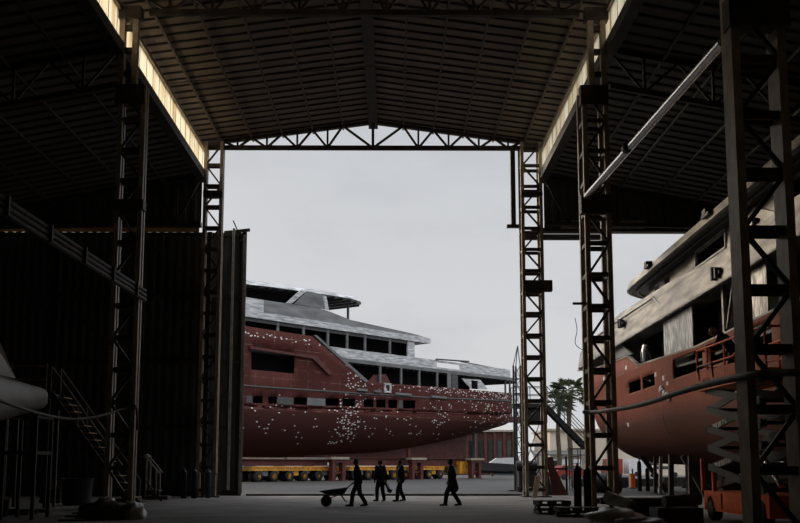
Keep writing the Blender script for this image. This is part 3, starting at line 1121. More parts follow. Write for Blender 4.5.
pts = sh + [(40, sheer2(40)), (58, sheer2(58))]
for (a, za), (c, zc_) in zip(pts, pts[1:]):
    b.beam((a, .05, za + .02), (c, .05, zc_ + .02), .18, .07)
b.build('bulwark_cap', M['alu_warm'], r2, world=False)
for px in (662, 606):
    ua = U2(px)
    b = MB()
    b.tube([(ua, B2 - hw2(ua, z) - .03, z) for z in [keel2(ua) + 1.2 + i * .4 for i in range(int((sheer2(ua) - keel2(ua) - 1.2) / .4))]], .035, 6)
    b.build('plate_seam', M['dark'], r2, world=False)
# black core that stands in for the shaded recess, with panels
bb = lin(PZ([(576, 361), (617, 339), (664, 319), (700, 295.5), (731, 279), (767, 258.5)]))
zB = 8.55 + (7.55 - 1.55) * 0 if False else None
zbot2 = sum(p[1] for p in PZ([(617, 339), (664, 319), (700, 295.5), (731, 279), (767, 258.5)])) / 5
ztop2 = sum(p[1] for p in PZ([(615, 314), (669, 280), (697, 267)])) / 3
Y2.box('main_deck_dark_core', M['black'], U2(622), 57, 1.3, 7.5, 6.0, zbot2 + .1)
sheet = ((663.5, 692.5, 'foil'), (748, 769, 'alu_streak'), (781, 788, 'alu_streak'))
for a, c, m in sheet:
    ua, uc = U2(a, 330, .35), U2(c, 330, .35)
    Y2.box('covered_window', M[m], ua, uc, .35, .42, sheer2(ua) - .3, zbot2 - .05)
ua, uc = U2(633, 345, .3), U2(646, 345, .3)
MB().lathe([(.55, 0), (.6, .2), (.6, 1.5), (.5, 1.9)], ((ua + uc) / 2, .95, 6.0), n=14).build('bollard_housing', M['glass'], r2, world=False)
Y2.posts('deck_post', M['alu_warm'], [U2(723, 320, .4), U2(620, 350, .4), U2(606, 355, .4), U2(590, 360, .4)], .4, .22, lambda u: sheer2(u) - .4, lambda u: zbot2 + .1)
MB().beam((U2(727, 320, .5), .5, sheer2(30) + .4), (U2(734, 305, .5), .5, zbot2), .08).build('brace', M['alu_warm'], r2, world=False)
# raked gusset under the overhang
pl = PZ([(614, 345), (617, 341), (632, 354), (606, 362)], .3)
MB().prism([(u, .3, z) for u, z in pl], (0, .12, 0)).build('gusset', M['alu'], r2, world=False)


def rounded_lo(u0, L, h):
    def f(u):
        if u < u0 + L:
            t = min(1, (u0 + L - u) / L)
            return h * math.sqrt(max(0, 1 - t ** 2.4))
        return h
    return f


def tip_lo(lo, hi, L, step=2.0):
    return sorted(set([lo + L * (i / 9) ** 2 for i in range(10)] + stations(lo + L, hi, step)))


uo = -7.6
zfas = lin(PZ([(574, 358), (591, 339), (615, 314), (669, 280), (697, 267)]))
Y2.slab('upper_deck', M['alu_warm'], tip_lo(uo, 58, 5.5), lambda u: min(zfas(u) - .05, zfas(58)), lambda u: zbot2 + .12, rounded_lo(uo, 5.5, 4.3))
Y2.wall('upper_deck_fascia', M['alu_warm'], tip_lo(uo, 58, 5.5)[1:], [lambda u: zbot2, lambda u: zbot2 + .45, lambda u: max(zbot2 + .6, zfas(u))], lambda u, z: rounded_lo(uo, 5.5, 4.42)(u) - .16 * max(0, z - zbot2), th=.1)
b = MB()
for (x0_, y0_), (x1_, y1_) in (((618, 319), (651, 297)), ((651, 297), (661, 307)), ((661, 307), (700, 290)), ((588, 341), (618, 319))):
    p, q = Y2.P(x0_, y0_), Y2.P(x1_, y1_)
    b.beam((p[0], .12, p[1]), (q[0], .12, q[1]), .14, .07)
b.build('fascia_fold', M['alu_pale'], r2, world=False)
pe = PZ([(576, 362), (617, 339), (664, 319), (700, 295.5), (731, 279), (767, 258.5)])
MB().box(-2, 58, -.05, .06, zbot2 - .03, zbot2 + .06).build('fascia_lit_edge', M['alu_pale'], r2, world=False)  # pale strip paints the lit line along the lower fascia edge
for px, py in ((623, 324), (719, 274)):
    b = MB()
    p = Y2.P(px, py)
    b.box(p[0] - .55, p[0] + .55, -.16, .1, p[1] - .07, p[1] + .07)
    b.box(p[0] - .35, p[0] - .15, -.25, 0, p[1] - .2, p[1] + .3)
    b.box(p[0] + .15, p[0] + .35, -.25, 0, p[1] - .2, p[1] + .2)
    b.build('lifting_lug', M['dark'], r2, world=False)
# bridge level wall with windows, set in from the deck edge
WB = 1.0
ub = lambda px: U2(px, 260, WB)
zw0 = Y2.P(712, 257, WB)[1]
zw1 = Y2.P(712, 240.5, WB)[1]
zhb = sum(p[1] for p in PZ([(650, 265), (730, 214)])) / 2
zht = sum(p[1] for p in PZ([(683, 233), (730, 203)])) / 2
hb = [(ub(654), ub(658.5), 1, 3), (ub(664.5), ub(669), 1, 3), (ub(698), ub(727), 1, 2), (ub(757), ub(763), 1, 3), (ub(790), ub(820), 1, 3)]
usw = stations(ub(648), 57, 2.0, [v for h in hb for v in h[:2]])
Y2.wall('bridge_wall', M['alu_warm'], usw, [lambda u: zfas(58) - .3, lambda u: zw0, lambda u: zw1, lambda u: zhb - .15, lambda u: zhb + .3], lambda u, z: B2 - WB, hb, th=.08)
b = MB()
a, c = ub(697.4), ub(727.6)
for za_, zb_ in ((zw0 - .07, zw0), (zw1, zw1 + .07)):
    b.box(a, c, WB - .10, WB, za_, zb_)
b.box(a - .07, a, WB - .10, WB, zw0 - .07, zw1 + .07)
b.box(c, c + .07, WB - .10, WB, zw0 - .07, zw1 + .07)
b.build('window_frame', M['alu_pale'], r2, world=False)
Y2.box('bridge_dark_core', M['black'], ub(654), 56, 1.6, 7.2, ztop2 - .4, zhb)  # black box painted as the shade inside the bridge level
Y2.box('wall_panel', M['alu_streak'], ub(743), ub(757), WB - .12, WB - .05, ztop2 - .3, zhb - .2)
MB().beam((ub(758), WB - .1, zhb - .2), (ub(781), WB - .1, ztop2 + .1), .10, .35).build('raked_trim', M['alu_warm'], r2, world=False)
# hard top with rounded end and rubber lip
uh = Y2.P(634, 284, 2.0)[0] + 4.0
Y2.slab('hard_top', M['dark'], tip_lo(uh, 57, 5), lambda u: zht, lambda u: zhb, rounded_lo(uh, 5, 4.3))
Y2.wall('hard_top_fascia', M['alu_warm'], tip_lo(uh, 57, 5)[1:], [lambda u: zhb, lambda u: zht + .10], lambda u, z: rounded_lo(uh, 5, 4.42)(u) - .25 * (z - zhb), th=.1)
for dz, off in ((-.02, .10), (-.06, .45)):
    MB().tube([(u, B2 - rounded_lo(uh + off, 5, 4.4 - off)(u), zhb + .02 + dz) for u in tip_lo(uh + off, 57, 5)[1:]], .06, 8).build('rubber_lip', M['black_paint'], r2, world=False)
for px, py in ((650, 263), (710, 219)):
    b = MB()
    p = (Y2.P(px, py)[0], zht + .02)
    wl = B2 - rounded_lo(uh, 5, 4.42)(p[0])
    b.box(p[0] - .5, p[0] + .5, wl - .2, wl + .2, p[1] - .1, p[1] + .02)
    b.box(p[0] - .3, p[0] + .2, wl - .22, wl + .1, p[1], p[1] + .2)
    b.build('lifting_lug', M['dark'], r2, world=False)
b = MB()
for i in range(16):
    a = R.uniform(0, 1)
    p = Y2.P(662 + 9 * a, 389 + 7 * a + R.uniform(-3, 3))
    b.ball((p[0], -.08, p[1]), (R.uniform(.08, .22), .1, R.uniform(.07, .16)), 6, 5)
b.build('torn_film', M['white'], r2, world=False)
# ------------------------------------------------------------------ transporters under the yacht outside
ANG1 = math.atan2(A1[1], A1[0])


def L1(u, w_, z=0.0):
    return Vector((P1[0] + A1[0] * u - A1[1] * w_, P1[1] + A1[1] * u + A1[0] * w_, z))


def wheel_mesh(bmb, r, wd):
    bmb.lathe([(r * .55, -wd / 2), (r * .93, -wd / 2), (r, -wd * .33), (r, wd * .33), (r * .93, wd / 2), (r * .55, wd / 2)], axis='y', n=20)


def transporter(u0, n, sp, w0, label, pack=None):
    t = empty('yacht_transporter', L1(u0, w0), label, 'transporter', 'yellow wheeled transporters under the yacht', ANG1)
    Lg = (n - 1) * sp + 1.6
    x0 = -.8
    b = MB()
    b.box(x0, x0 + Lg, 0, 2.5, 1.02, 1.42)
    b.box(x0, x0 + Lg, -.08, .0, 1.30, 1.42)
    b.box(x0, x0 + Lg, -.06, .0, 1.02, 1.10)
    k = x0 + .3
    while k < x0 + Lg:
        b.box(k - .03, k + .03, -.06, 0, 1.1, 1.3)
        k += .6
    b.build('chassis', M['yellow'], t, world=False)
    for i in range(n):
        x = i * sp
        for yy in (.35, 2.15):
            b = MB()
            b.beam((x + .25, yy, 1.05), (x + .42, yy, .75), .3, .22)
            b.beam((x + .42, yy, .75), (x, yy, .50), .26, .2)
            b.box(x - .06, x + .06, yy - .45, yy + .45, .44, .56)
            b.build('axle_arm', M['yellow'], t, world=False)
            for dy in (-.30, .30):
                if yy > 1 and dy > 0:
                    continue
                wb_ = MB()
                wheel_mesh(wb_, .50, .30)
                wb_.v = [v + Vector((x, yy + dy, .50)) for v in wb_.v]
                wo = wb_.build('wheel', M['tyre'], t, world=False)
                if yy < 1 and dy < 0:
                    h = MB()
                    h.lathe([(.27, -.15), (.25, -.13), (.22, -.06), (.10, -.05), (.08, -.16), (.02, -.17)], (x, yy + dy, .50), 'y', 16)
                    h.build('hub', M['yellow'], wo, world=False)
            if yy < 1:
                f = MB()
                f.tube([(x + .62 * math.cos(a), yy - .35, .50 + .62 * math.sin(a)) for a in [PI * (.12 + .08 * j) for j in range(8)]], .035, 6)
                f.build('mudguard', M['pale_steel'], t, world=False)
        if i < n - 1 and i % 2 == 0:
            MB().box(x + sp / 2 - .3, x + sp / 2 + .35, .1, .5, .55, 1.02).build('air_tank', M['alu'] if i % 4 == 0 else M['yellow'], t, world=False)
    if pack:
        b = MB()
        a, c = pack
        b.box(a, c, .0, 2.5, .55, 1.95)
        b.box(a + .15, c - .15, -.03, 0, .7, 1.8)
        b.build('power_pack', M['yellow'], t, world=False)
        MB().box(a - 1.6, a - .5, .1, 1.2, .65, 1.3).build('fuel_tank', M['tub'], t, world=False)
    return t


transporter(U(258, 1.6, 478), 6, 2.05, 1.6, 'yellow wheeled transporter under the forward half of the yacht outside')
transporter(U(355, 1.6, 478), 8, 2.1, 1.6, 'yellow wheeled transporter with a square engine box under the stern outside', pack=(18.6, 21.0))
transporter(U(258, 1.6, 478) + .6, 14, 2.3, 5.4, 'far-side yellow transporter, half hidden behind the near wheels')

# red stools, long beams and timber pads between transporter and keel
stools = [(U(338, .9), 'red steel stool in front of the wheels near the wheelbarrow man'), (U(416, .9), 'red steel stool between the third walker and the lone walker'),
          (U(474, .9), 'red steel stool beside the square engine box')]
for u, lb in stools:
    t = empty('support_stool', L1(u, .9), lb, 'stool', 'red steel stools under the yacht', ANG1)
    for dx in (-.75, .75):
        b = MB()
        b.box(dx - .22, dx + .22, -.25, .25, .06, 1.8)
        b.build('stool_leg', M['red_steel'], t, world=False)
        MB().box(dx - .35, dx + .35, -.4, .4, 0, .06).build('foot_plate', M['red_steel'], t, world=False)
    MB().box(-1.1, 1.1, -.3, .3, 1.8, 2.1).build('crosshead', M['red_steel'], t, world=False)
    MB().box(-.7, .7, -.06, .06, .7, .9).build('crossbar', M['red_steel'], t, world=False)
    o = MB().box(-1.35, 1.35, -.45, .35, 2.102, 2.34).build('timber_pad', M['timber'], None, base=False)
    o.location = L1(u, .9)
    o.rotation_euler = (0, 0, ANG1)
    tag(o, 'pale timber pad on the ' + lb.split('stool ')[0] + 'stool ' + ' '.join(lb.split('stool ')[1].split()[:5]), 'timber block', 'timber pads under the yacht')
for ua, ub_, lb in ((U(346, 1.9), U(412, 1.9), 'long red beam above the stern transporter wheels'), (U(420, 1.9), U(468, 1.9), 'shorter red beam running aft to the last stool'), (U(246, 1.9), U(330, 1.9), 'long red beam above the forward transporter wheels')):
    o = MB()
    zt2 = 2.02 if 'forward' in lb else 2.24
    for z in (1.46, zt2):
        o.box(ua, ub_, 0, .5, z, z + .08)
    o.box(ua, ub_, .22, .28, 1.5, zt2 + .04)
    o = o.build('steel_beam', M['red_steel'], None, base=False)
    o.location = L1(0, 1.9)
    o.rotation_euler = (0, 0, ANG1)
    tag(o, lb, 'beam', 'red beams under the yacht')
for ua, ub_, lb in ((U(247, 1.0), U(292, 1.0), 'bright plank lying on the forward red beam'), (U(296, 1.0), U(312, 1.0), 'short plank lying behind the bright plank on the red beam')):
    o = MB().box(ua, ub_, 0, .4, 2.112, 2.24).build('plank', M['timber'], None, base=False)
    o.location = L1(0, 2.0)
    o.rotation_euler = (0, 0, ANG1)
    tag(o, lb, 'plank')
for px, z1, lb in ((409, 3.3, 'short red prop standing up to the hull above a stool'), (474.5, 5.2, 'tall grey prop under the stern of the yacht outside')):
    u = U(px, 1.2)
    o = MB().box(-.17, .17, -.17, .17, 2.345, z1).build('prop', M['red_steel'] if z1 < 4 else M['frame_grey'], None, base=False)
    o.location = L1(u, 1.3)
    o.rotation_euler = (0, 0, ANG1)
    tag(o, lb, 'prop')

# ------------------------------------------------------------------ people
DG = bpy.context.evaluated_depsgraph_get


def capsule(b, p, q, r1, r2, n=10):
    p, q = Vector(p), Vector(q)
    d = (q - p)
    L = d.length
    d = d.normalized() if L > 1e-6 else Vector((0, 0, 1))
    pts, rs = [], []
    for i in range(4):
        a = PI / 2 * i / 4
        pts.append(p - d * r1 * math.cos(a))
        rs.append(max(r1 * math.sin(a), r1 * .06))
    pts.append(p)
    rs.append(r1)
    pts.append(q)
    rs.append(r2)
    for i in range(1, 5):
        a = PI / 2 * i / 4
        pts.append(q + d * r2 * math.sin(a))
        rs.append(max(r2 * math.cos(a), r2 * .06))
    b.tube(pts, rs, n)


def fuse(b, name, m, parent, voxel, smooth=4):
    """join overlapping solids into one continuous skin"""
    me = bpy.data.meshes.new('tmp')
    me.from_pydata([tuple(v) for v in b.v], [], b.f)
    bm = bmesh.new()
    bm.from_mesh(me)
    bmesh.ops.recalc_face_normals(bm, faces=bm.faces)
    bm.to_mesh(me)
    bm.free()
    o = bpy.data.objects.new('tmp', me)
    COL.objects.link(o)
    md = o.modifiers.new('r', 'REMESH')
    md.mode = 'VOXEL'
    md.voxel_size = voxel
    if smooth:
        sm = o.modifiers.new('s', 'SMOOTH')
        sm.iterations = smooth
        sm.factor = .5
    out = bpy.data.meshes.new_from_object(o.evaluated_get(DG()))
    bpy.data.objects.remove(o)
    bpy.data.meshes.remove(me)
    out.name = name
    out.materials.clear()
    out.materials.append(m)
    for p in out.polygons:
        p.use_smooth = True
    oo = bpy.data.objects.new(name, out)
    COL.objects.link(oo)
    oo.parent = parent
    return oo


def hand(b, wrist, direction, palm_n, curl=.5, side_s=1):
    """palm, four fingers of unequal length and a thumb from the palm's side; direction = towards the fingertips, palm_n = out of the palm"""
    d = Vector(direction).normalized()
    n = Vector(palm_n)
    n = (n - d * n.dot(d)).normalized()
    s = d.cross(n).normalized() * side_s
    w_ = Vector(wrist)
    capsule(b, w_, w_ + d * .085, .026, .030)
    capsule(b, w_ + d * .03 + s * .018, w_ + d * .09 + s * .026, .020, .017)
    capsule(b, w_ + d * .03 - s * .018, w_ + d * .085 - s * .028, .020, .017)
    for k, (off, ln) in enumerate(((.030, .070), (.011, .080), (-.010, .074), (-.030, .058))):
        p0 = w_ + d * .088 + s * off
        a = curl * 1.0
        d1 = (d * math.cos(a) + n * math.sin(a)).normalized()
        d2 = (d * math.cos(a * 2.1) + n * math.sin(a * 2.1)).normalized()
        p1 = p0 + d1 * ln * .5
        capsule(b, p0, p1, .0105, .0100, 8)
        capsule(b, p1, p1 + d2 * ln * .5, .0100, .0085, 8)
    t0 = w_ + d * .03 + s * .028
    t1 = t0 + (d * .6 + s * .7 + n * .35).normalized() * .04
    t2 = t1 + (d * .75 + s * .1 + n * .65).normalized() * .035
    capsule(b, t0, t1, .014, .012, 8)
    capsule(b, t1, t2, .012, .0095, 8)


def person(label, loc, rz, J, jacket, trousers, coat=0.0, hair='hair', hood=False, bulk=1.0, belt=False):
    """J: joints in the person's own frame (x = forward, y = left, z = up)"""
    t = empty('person', loc, label, 'person', None, rz)
    V = {k: Vector(v) for k, v in J.items() if isinstance(v, tuple)}
    b = MB()
    pel, ch, nk = V['pelvis'], V['chest'], V['neck']
    hd = V['head']
    fw = Vector(J.get('face', (1, 0, 0))).normalized()
    up = (hd - nk).normalized()
    lat = up.cross(fw).normalized()
    # trunk
    for s_ in (1, -1):
        capsule(b, pel + lat * .07 * s_, ch + lat * .08 * s_, .105, .105)
        capsule(b, ch + lat * .09 * s_, (V['shL'] if s_ > 0 else V['shR']), .09, .065)
    capsule(b, ch, nk, .10, .062)
    capsule(b, nk, hd - up * .05, .056, .058)
    # head: skull, jaw, nose, ears, brow
    b.ball(hd + up * .02 - fw * .012, (.082, .082, .105), 16, 12)
    capsule(b, hd + fw * .03 - up * .01, hd + fw * .052 - up * .085, .058, .034)
    capsule(b, hd + fw * .082 + up * .012, hd + fw * .108 - up * .025, .010, .015, 8)
    for s_ in (1, -1):
        capsule(b, hd + lat * .080 * s_ + up * .02 - fw * .01, hd + lat * .083 * s_ - up * .025 - fw * .005, .014, .010, 8)
        capsule(b, hd + fw * .078 + lat * .018 * s_ + up * .035, hd + fw * .070 + lat * .05 * s_ + up * .032, .010, .010, 8)
    capsule(b, hd + fw * .083 + lat * .022 - up * .055, hd + fw * .083 - lat * .022 - up * .055, .009, .009, 8)
    jk, tr = MB(), MB()
    g = .016 * bulk
    for s_ in (1, -1):
        capsule(jk, pel + lat * .075 * s_ - up * .03, ch + lat * .085 * s_, .118 * bulk, .122 * bulk)
        capsule(jk, ch + lat * .09 * s_ + up * .02, (V['shL'] if s_ > 0 else V['shR']), .10 * bulk, .082 * bulk)
    capsule(jk, ch + up * .06, nk - up * .03, .11, .080)
    if coat:
        for s_ in (1, -1):
            capsule(jk, pel + lat * .08 * s_, pel + lat * .10 * s_ + Vector((-.05, 0, -coat)), .13 * bulk, .15 * bulk)
    for sd, s_ in (('L', 1), ('R', -1)):
        sh_, el, wr = V['sh' + sd], V['el' + sd], V['wr' + sd]
        capsule(b, sh_, el, .052, .042)
        capsule(b, el, wr, .042, .028)
        hand(b, wr, V.get('hd' + sd, wr - el), V.get('pn' + sd, lat * -s_), J.get('curl', .55), s_ if J.get('thumbflip') else -s_)
        capsule(jk, sh_, el, .052 + g * 1.6, .044 + g)
        capsule(jk, el, wr - (wr - el).normalized() * .01, .044 + g, .034 + g * .8)
        hp, kn, an = V['hip' + sd], V['kn' + sd], V['an' + sd]
        toe = V['toe' + sd]
        capsule(b, hp, kn, .085, .055)
        capsule(b, kn + (kn - an).normalized() * .0, an, .055, .038)
        capsule(b, an, toe, .036, .030)
        capsule(tr, hp, kn, .092 + g, .070 + g)
        capsule(tr, kn, an + (kn - an).normalized() * .03, .070 + g, .060 + g)
        bt = MB()
        heel = an + (an - toe).normalized() * .045
        heel.z = an.z - .045
        capsule(bt, an + (kn - an).normalized() * .13, an - Vector((0, 0, .01)), .052, .048)
        capsule(bt, heel, toe, .044, .040)
        capsule(bt, toe, toe + (toe - an).normalized() * .03, .042, .036)
        fuse(bt, 'boot', M['boot'], t, .014, 2)
    capsule(tr, pel - up * .04 + lat * .03, pel + up * .08, .118, .122)
    for s_ in (1, -1):
        capsule(tr, pel + lat * .06 * s_ - up * .03, pel + lat * .06 * s_ + up * .06, .112, .108)
    fuse(b, 'body', M['skin'], t, .0085, 3)
    fuse(jk, 'jacket' if not coat else 'coat', M[jacket], t, .016, 4)
    fuse(tr, 'trousers', M[trousers], t, .016, 4)
    hr = MB()
    if hood:
        hr.ball(hd + up * .03, (.115, .112, .125), 14, 10)
        hr.prism([hd + fw * .10 + lat * .09 + up * .09, hd + fw * .10 - lat * .09 + up * .09, hd + fw * .12 - lat * .085 - up * .14, hd + fw * .12 + lat * .085 - up * .14], fw * .035)
        fuse(hr, 'welding_hood', M['helmet'], t, .012, 2)
    else:
        hr.ball(hd + up * .045 - fw * .028, (.088, .090, .092), 14, 10)
        hr.ball(hd - fw * .055 - up * .01, (.055, .078, .075), 12, 8)
        fuse(hr, 'hair', M[hair], t, .012, 2)
    for s_ in (1, -1):
        e = MB()
        e.ball(hd + fw * .074 + lat * .031 * s_ + up * .012, .011, 8, 6)
        e.build('eye', M['white'], t, world=False)
    if belt:
        pass
    return t


def standing(lean=.0, stride=.25, armL=None, armR=None, h=1.0, turn=0.0):
    """walking figure: left leg forward, right leg back"""
    Z = lambda v: v * h
    x = math.sin(lean)
    J = dict(pelvis=(0, 0, Z(.95)), chest=(x * .32, 0, Z(1.28)), neck=(x * .52, 0, Z(1.50)), head=(x * .60 + .03, 0, Z(1.655)),
             shL=(x * .46, .185, Z(1.44)), shR=(x * .46, -.185, Z(1.44)),
             hipL=(0, .09, Z(.93)), hipR=(0, -.09, Z(.93)))
    s_ = stride
    J.update(knL=(s_ * .62 + .04, .10, Z(.50)), anL=(s_ * .95, .09, Z(.095)), toeL=(s_ * .95 + .17, .11, Z(.045)),
             knR=(-s_ * .25 + .02, -.10, Z(.49)), anR=(-s_ * 1.05, -.09, Z(.11)), toeR=(-s_ * 1.05 + .16, -.11, Z(.045)))
    J.update(armL or dict(elL=(x * .3 - .06, .25, Z(1.15)), wrL=(x * .3 + .06, .25, Z(.92))))
    J.update(armR or dict(elR=(x * .3 + .02, -.25, Z(1.15)), wrR=(x * .3 + .12, -.24, Z(.92))))
    return J


# the man with the wheelbarrow, walking to the left
c1 = gr(357, 506.5)
J = standing(.14, .27, dict(elL=(.02, .27, 1.17), wrL=(.12, .25, .95), hdL=(.5, 0, -.55), pnL=(-.4, 0, -.6)), dict(elR=(.02, -.27, 1.17), wrR=(.12, -.25, .95), hdR=(.5, 0, -.55), pnR=(-.4, 0, -.6)))
J['curl'] = .75
J['face'] = (1, 0, -.12)
person('man in dark work clothes pushing the wheelbarrow', (c1.x + .05, c1.y, 0), PI, J, 'cloth_navy', 'cloth_black', bulk=1.3)
# wheelbarrow
t = empty('wheelbarrow', (c1.x + .24, c1.y, 0), 'dark wheelbarrow with one wheel pushed by the man on the left', 'wheelbarrow', None, PI)
b = MB()
top = [(.58, -.32, .70), (.58, .32, .70), (1.62, .36, .56), (1.62, -.36, .56)]
bot = [(.72, -.22, .48), (.72, .22, .48), (1.30, .22, .41), (1.30, -.22, .41)]
b.add([Vector(v) for v in top + bot], [(0, 1, 5, 4), (1, 2, 6, 5), (2, 3, 7, 6), (3, 0, 4, 7), (4, 5, 6, 7)])
o = b.build('tray', M['dark'], t, world=False)
md = o.modifiers.new('s', 'SOLIDIFY')
md.thickness = .025
b = MB()
for k in range(4):
    b.tube([top[k], top[(k + 1) % 4]], .018, 6)
b.build('tray_rim', M['black_paint'], t, world=False)
for s_ in (-1, 1):
    MB().tube([(.34, s_ * .25, .90), (.48, s_ * .25, .82), (.80, s_ * .22, .48), (1.30, s_ * .10, .30), (1.46, s_ * .09, .20)], .019, 8).build('handle_shaft', M['black_paint'], t, world=False)
    MB().tube([(.30, s_ * .25, .925), (.44, s_ * .25, .845)], .026, 8).build('grip', M['tyre'], t, world=False)
    MB().tube([(.86, s_ * .21, .45), (.68, s_ * .22, .20), (.62, s_ * .22, .20)], .018, 8).build('rest_leg', M['black_paint'], t, world=False)
b = MB()
wheel_mesh(b, .21, .10)
b.v = [v + Vector((1.40, 0, .21)) for v in b.v]
wo = b.build('wheel', M['tyre'], t, world=False)
MB().lathe([(.115, -.03), (.115, .03)], (1.40, 0, .21), 'y', 14).build('hub', M['dark'], wo, world=False)

# second man, seen from behind, tool bag in the right hand
c2 = gr(380.5, 501.5)
J = standing(.05, .13, dict(elL=(.0, .27, 1.16), wrL=(.06, .27, .92)), dict(elR=(-.03, -.28, 1.16), wrR=(.0, -.30, .90)))
J['face'] = (.9, .35, 0)
person('man in dark jacket walking away with a tool bag hanging from his right hand', (c2.x, c2.y, 0), PI * .72, J, 'cloth_navy', 'cloth_black', bulk=1.25)
bx = Vector((c2.x + .36, c2.y - .10, 0))
t = empty('tool_bag', (bx.x, bx.y, .36), 'dark tool held low beside the leg of the second walker', 'tool')
b = MB()
b.beam((bx.x - .18, bx.y, .80), (bx.x + .02, bx.y, .46), .05, .09)
b.build('shaft', M['dark'], t)
b = MB()
b.beam((bx.x - .06, bx.y, .50), (bx.x + .12, bx.y, .42), .09, .16)
b.build('tool_head', M['black_paint'], t)
b = MB()
b.tube([(bx.x - .22, bx.y, .84), (bx.x - .05, bx.y, .74), (bx.x + .05, bx.y, .55)], .014, 6)
b.build('strap', M['dark'], t)
# third man
c3 = gr(400.5, 501.5)
J = standing(.05, .20, dict(elL=(-.02, .26, 1.16), wrL=(.10, .25, .93)), dict(elR=(-.05, -.26, 1.16), wrR=(.02, -.26, .91)))
person('man in dark clothes with arms down, third from the left of the walkers', (c3.x, c3.y, 0), PI * 1.12, J, 'cloth_black', 'cloth_black', bulk=1.35)
# fourth, apart from the others
c4 = gr(451.5, 506)
J = standing(.08, .28, dict(elL=(-.10, .26, 1.15), wrL=(-.02, .25, .92)), dict(elR=(.03, -.26, 1.15), wrR=(.13, -.24, .92)))
person('person in a loose grey coat walking alone to the left', (c4.x + .03, c4.y, 0), PI, J, 'cloth_grey', 'cloth_black', coat=.26, bulk=1.35)

# ------------------------------------------------------------------ scissor lift beside the red hull
LX0, LX1, LY0, LY1 = 9.0, 10.5, 25.6, 31.4
t = empty('scissor_lift', (9.75, 28.5, 0), 'orange scissor lift raised beside the red hull', 'scissor lift')
ZP = 3.88
b = MB()
b.box(LX0, LX1, LY0, LY1, ZP - .16, ZP)
b.box(LX0 - .02, LX0 + .02, LY0, LY1, ZP - .2, ZP + .34)
b.box(LX1 - .02, LX1 + .02, LY0, LY1, ZP - .2, ZP + .15)
b.box(LX0, LX1, LY1 - .03, LY1, ZP - .2, ZP + .34)
b.build('platform', M['orange'], t)
b = MB()
for z in (ZP + .52, ZP + 1.0):
    b.tube([(LX0, LY0, z), (LX0, LY1, z), (LX1, LY1, z), (LX1, LY0, z), (LX0, LY0, z)], .03, 8)
b.build('guard_rail', M['orange'], t)
for y in (LY1, LY1 - 1.0, LY1 - 2.6, LY0 + 1.3, LY0):
    for x in (LX0, LX1):
        MB().box(x - .025, x + .025, y - .025, y + .025, ZP, ZP + 1.0).build('rail_post', M['orange'], t)
b = MB()
b.tube([(LX0 - .02, LY1 - .25, ZP + .1), (LX0 - .05, LY1 - .25, ZP + .5), (LX0 - .05, LY1 - 1.6, ZP + .5), (LX0 - .02, LY1 - 1.6, ZP + .1)], .025, 8)
b.build('step_rail', M['black_paint'], t)
b = MB()
b.tube([(LX0 - .02, LY0 + .9, ZP + .1), (LX0 - .05, LY0 + .9, ZP + .55), (LX0 - .05, LY0 + 2.2, ZP + .55), (LX0 - .02, LY0 + 2.2, ZP + .1)], .025, 8)
b.build('step_rail', M['orange'], t)
# scissor stack
LEV = 5
zb0, zt0 = .95, ZP - .2
hgt = (zt0 - zb0) / LEV
arms = []
for s_, x in ((0, LX0 + .18), (1, LX1 - .18)):
    for k in range(LEV):
        z0, z1 = zb0 + k * hgt, zb0 + (k + 1) * hgt
        for q in (0, 1):
            ya, yb = (LY0 + .9, LY1 - .35) if q == 0 else (LY1 - .35, LY0 + .9)
            xx = x + (.05 if q else -.05) * (1 if s_ == 0 else -1)
            o = MB().beam((xx, ya, z0), (xx, yb, z1), .06, .19).build('scissor_arm', M['arm_grey'], t)
            arms.append((s_, k, q, ya, z0, yb, z1, o))
    b = MB()
for k in range(LEV + 1):
    for y in (LY0 + .9, LY1 - .35):
        z = zb0 + k * hgt
        MB().tube([(LX0 + .1, y, z), (LX1 - .1, y, z)], .05, 8).build('pivot_bar', M['dark'], t)
MB().tube([(9.75, LY0 + 1.4, 1.0), (9.75, LY1 - 1.6, 2.6)], .08, 10).build('lift_ram', M['chrome'], t)
b = MB()
b.box(LX0 + .02, LX1 - .02, LY0 + .3, LY1 - .1, .28, .82)
b.box(LX0 - .01, LX0 + .02, LY1 - 1.8, LY1 - .5, .35, .78)
b.box(LX0 - .01, LX0 + .02, LY0 + 1.2, LY0 + 3.2, .35, .78)
b.build('undercarriage', M['orange'], t)
for x in (LX0 + .12, LX1 - .12):
    for y in (LY0 + .9, LY1 - .8):
        b = MB()
        b.lathe([(.2, -.13), (.33, -.13), (.36, -.08), (.36, .08), (.33, .13), (.2, .13)], (x, y, .36), 'x', 18)
        wo = b.build('wheel', M['tyre'], t)
        b = MB()
        b.lathe([(.2, -.135), (.06, -.15)], (x, y, .36), 'x', 14)
        b.build('hub', M['frame_grey'], wo)
for y in (LY1 + .02, LY1 - 1.05):
    MB().box(LX0 + .0, LX0 + .1, y - .05, y + .1, .8, 1.75 if y > LY1 else 1.35).build('guard_arm', M['orange'], t)
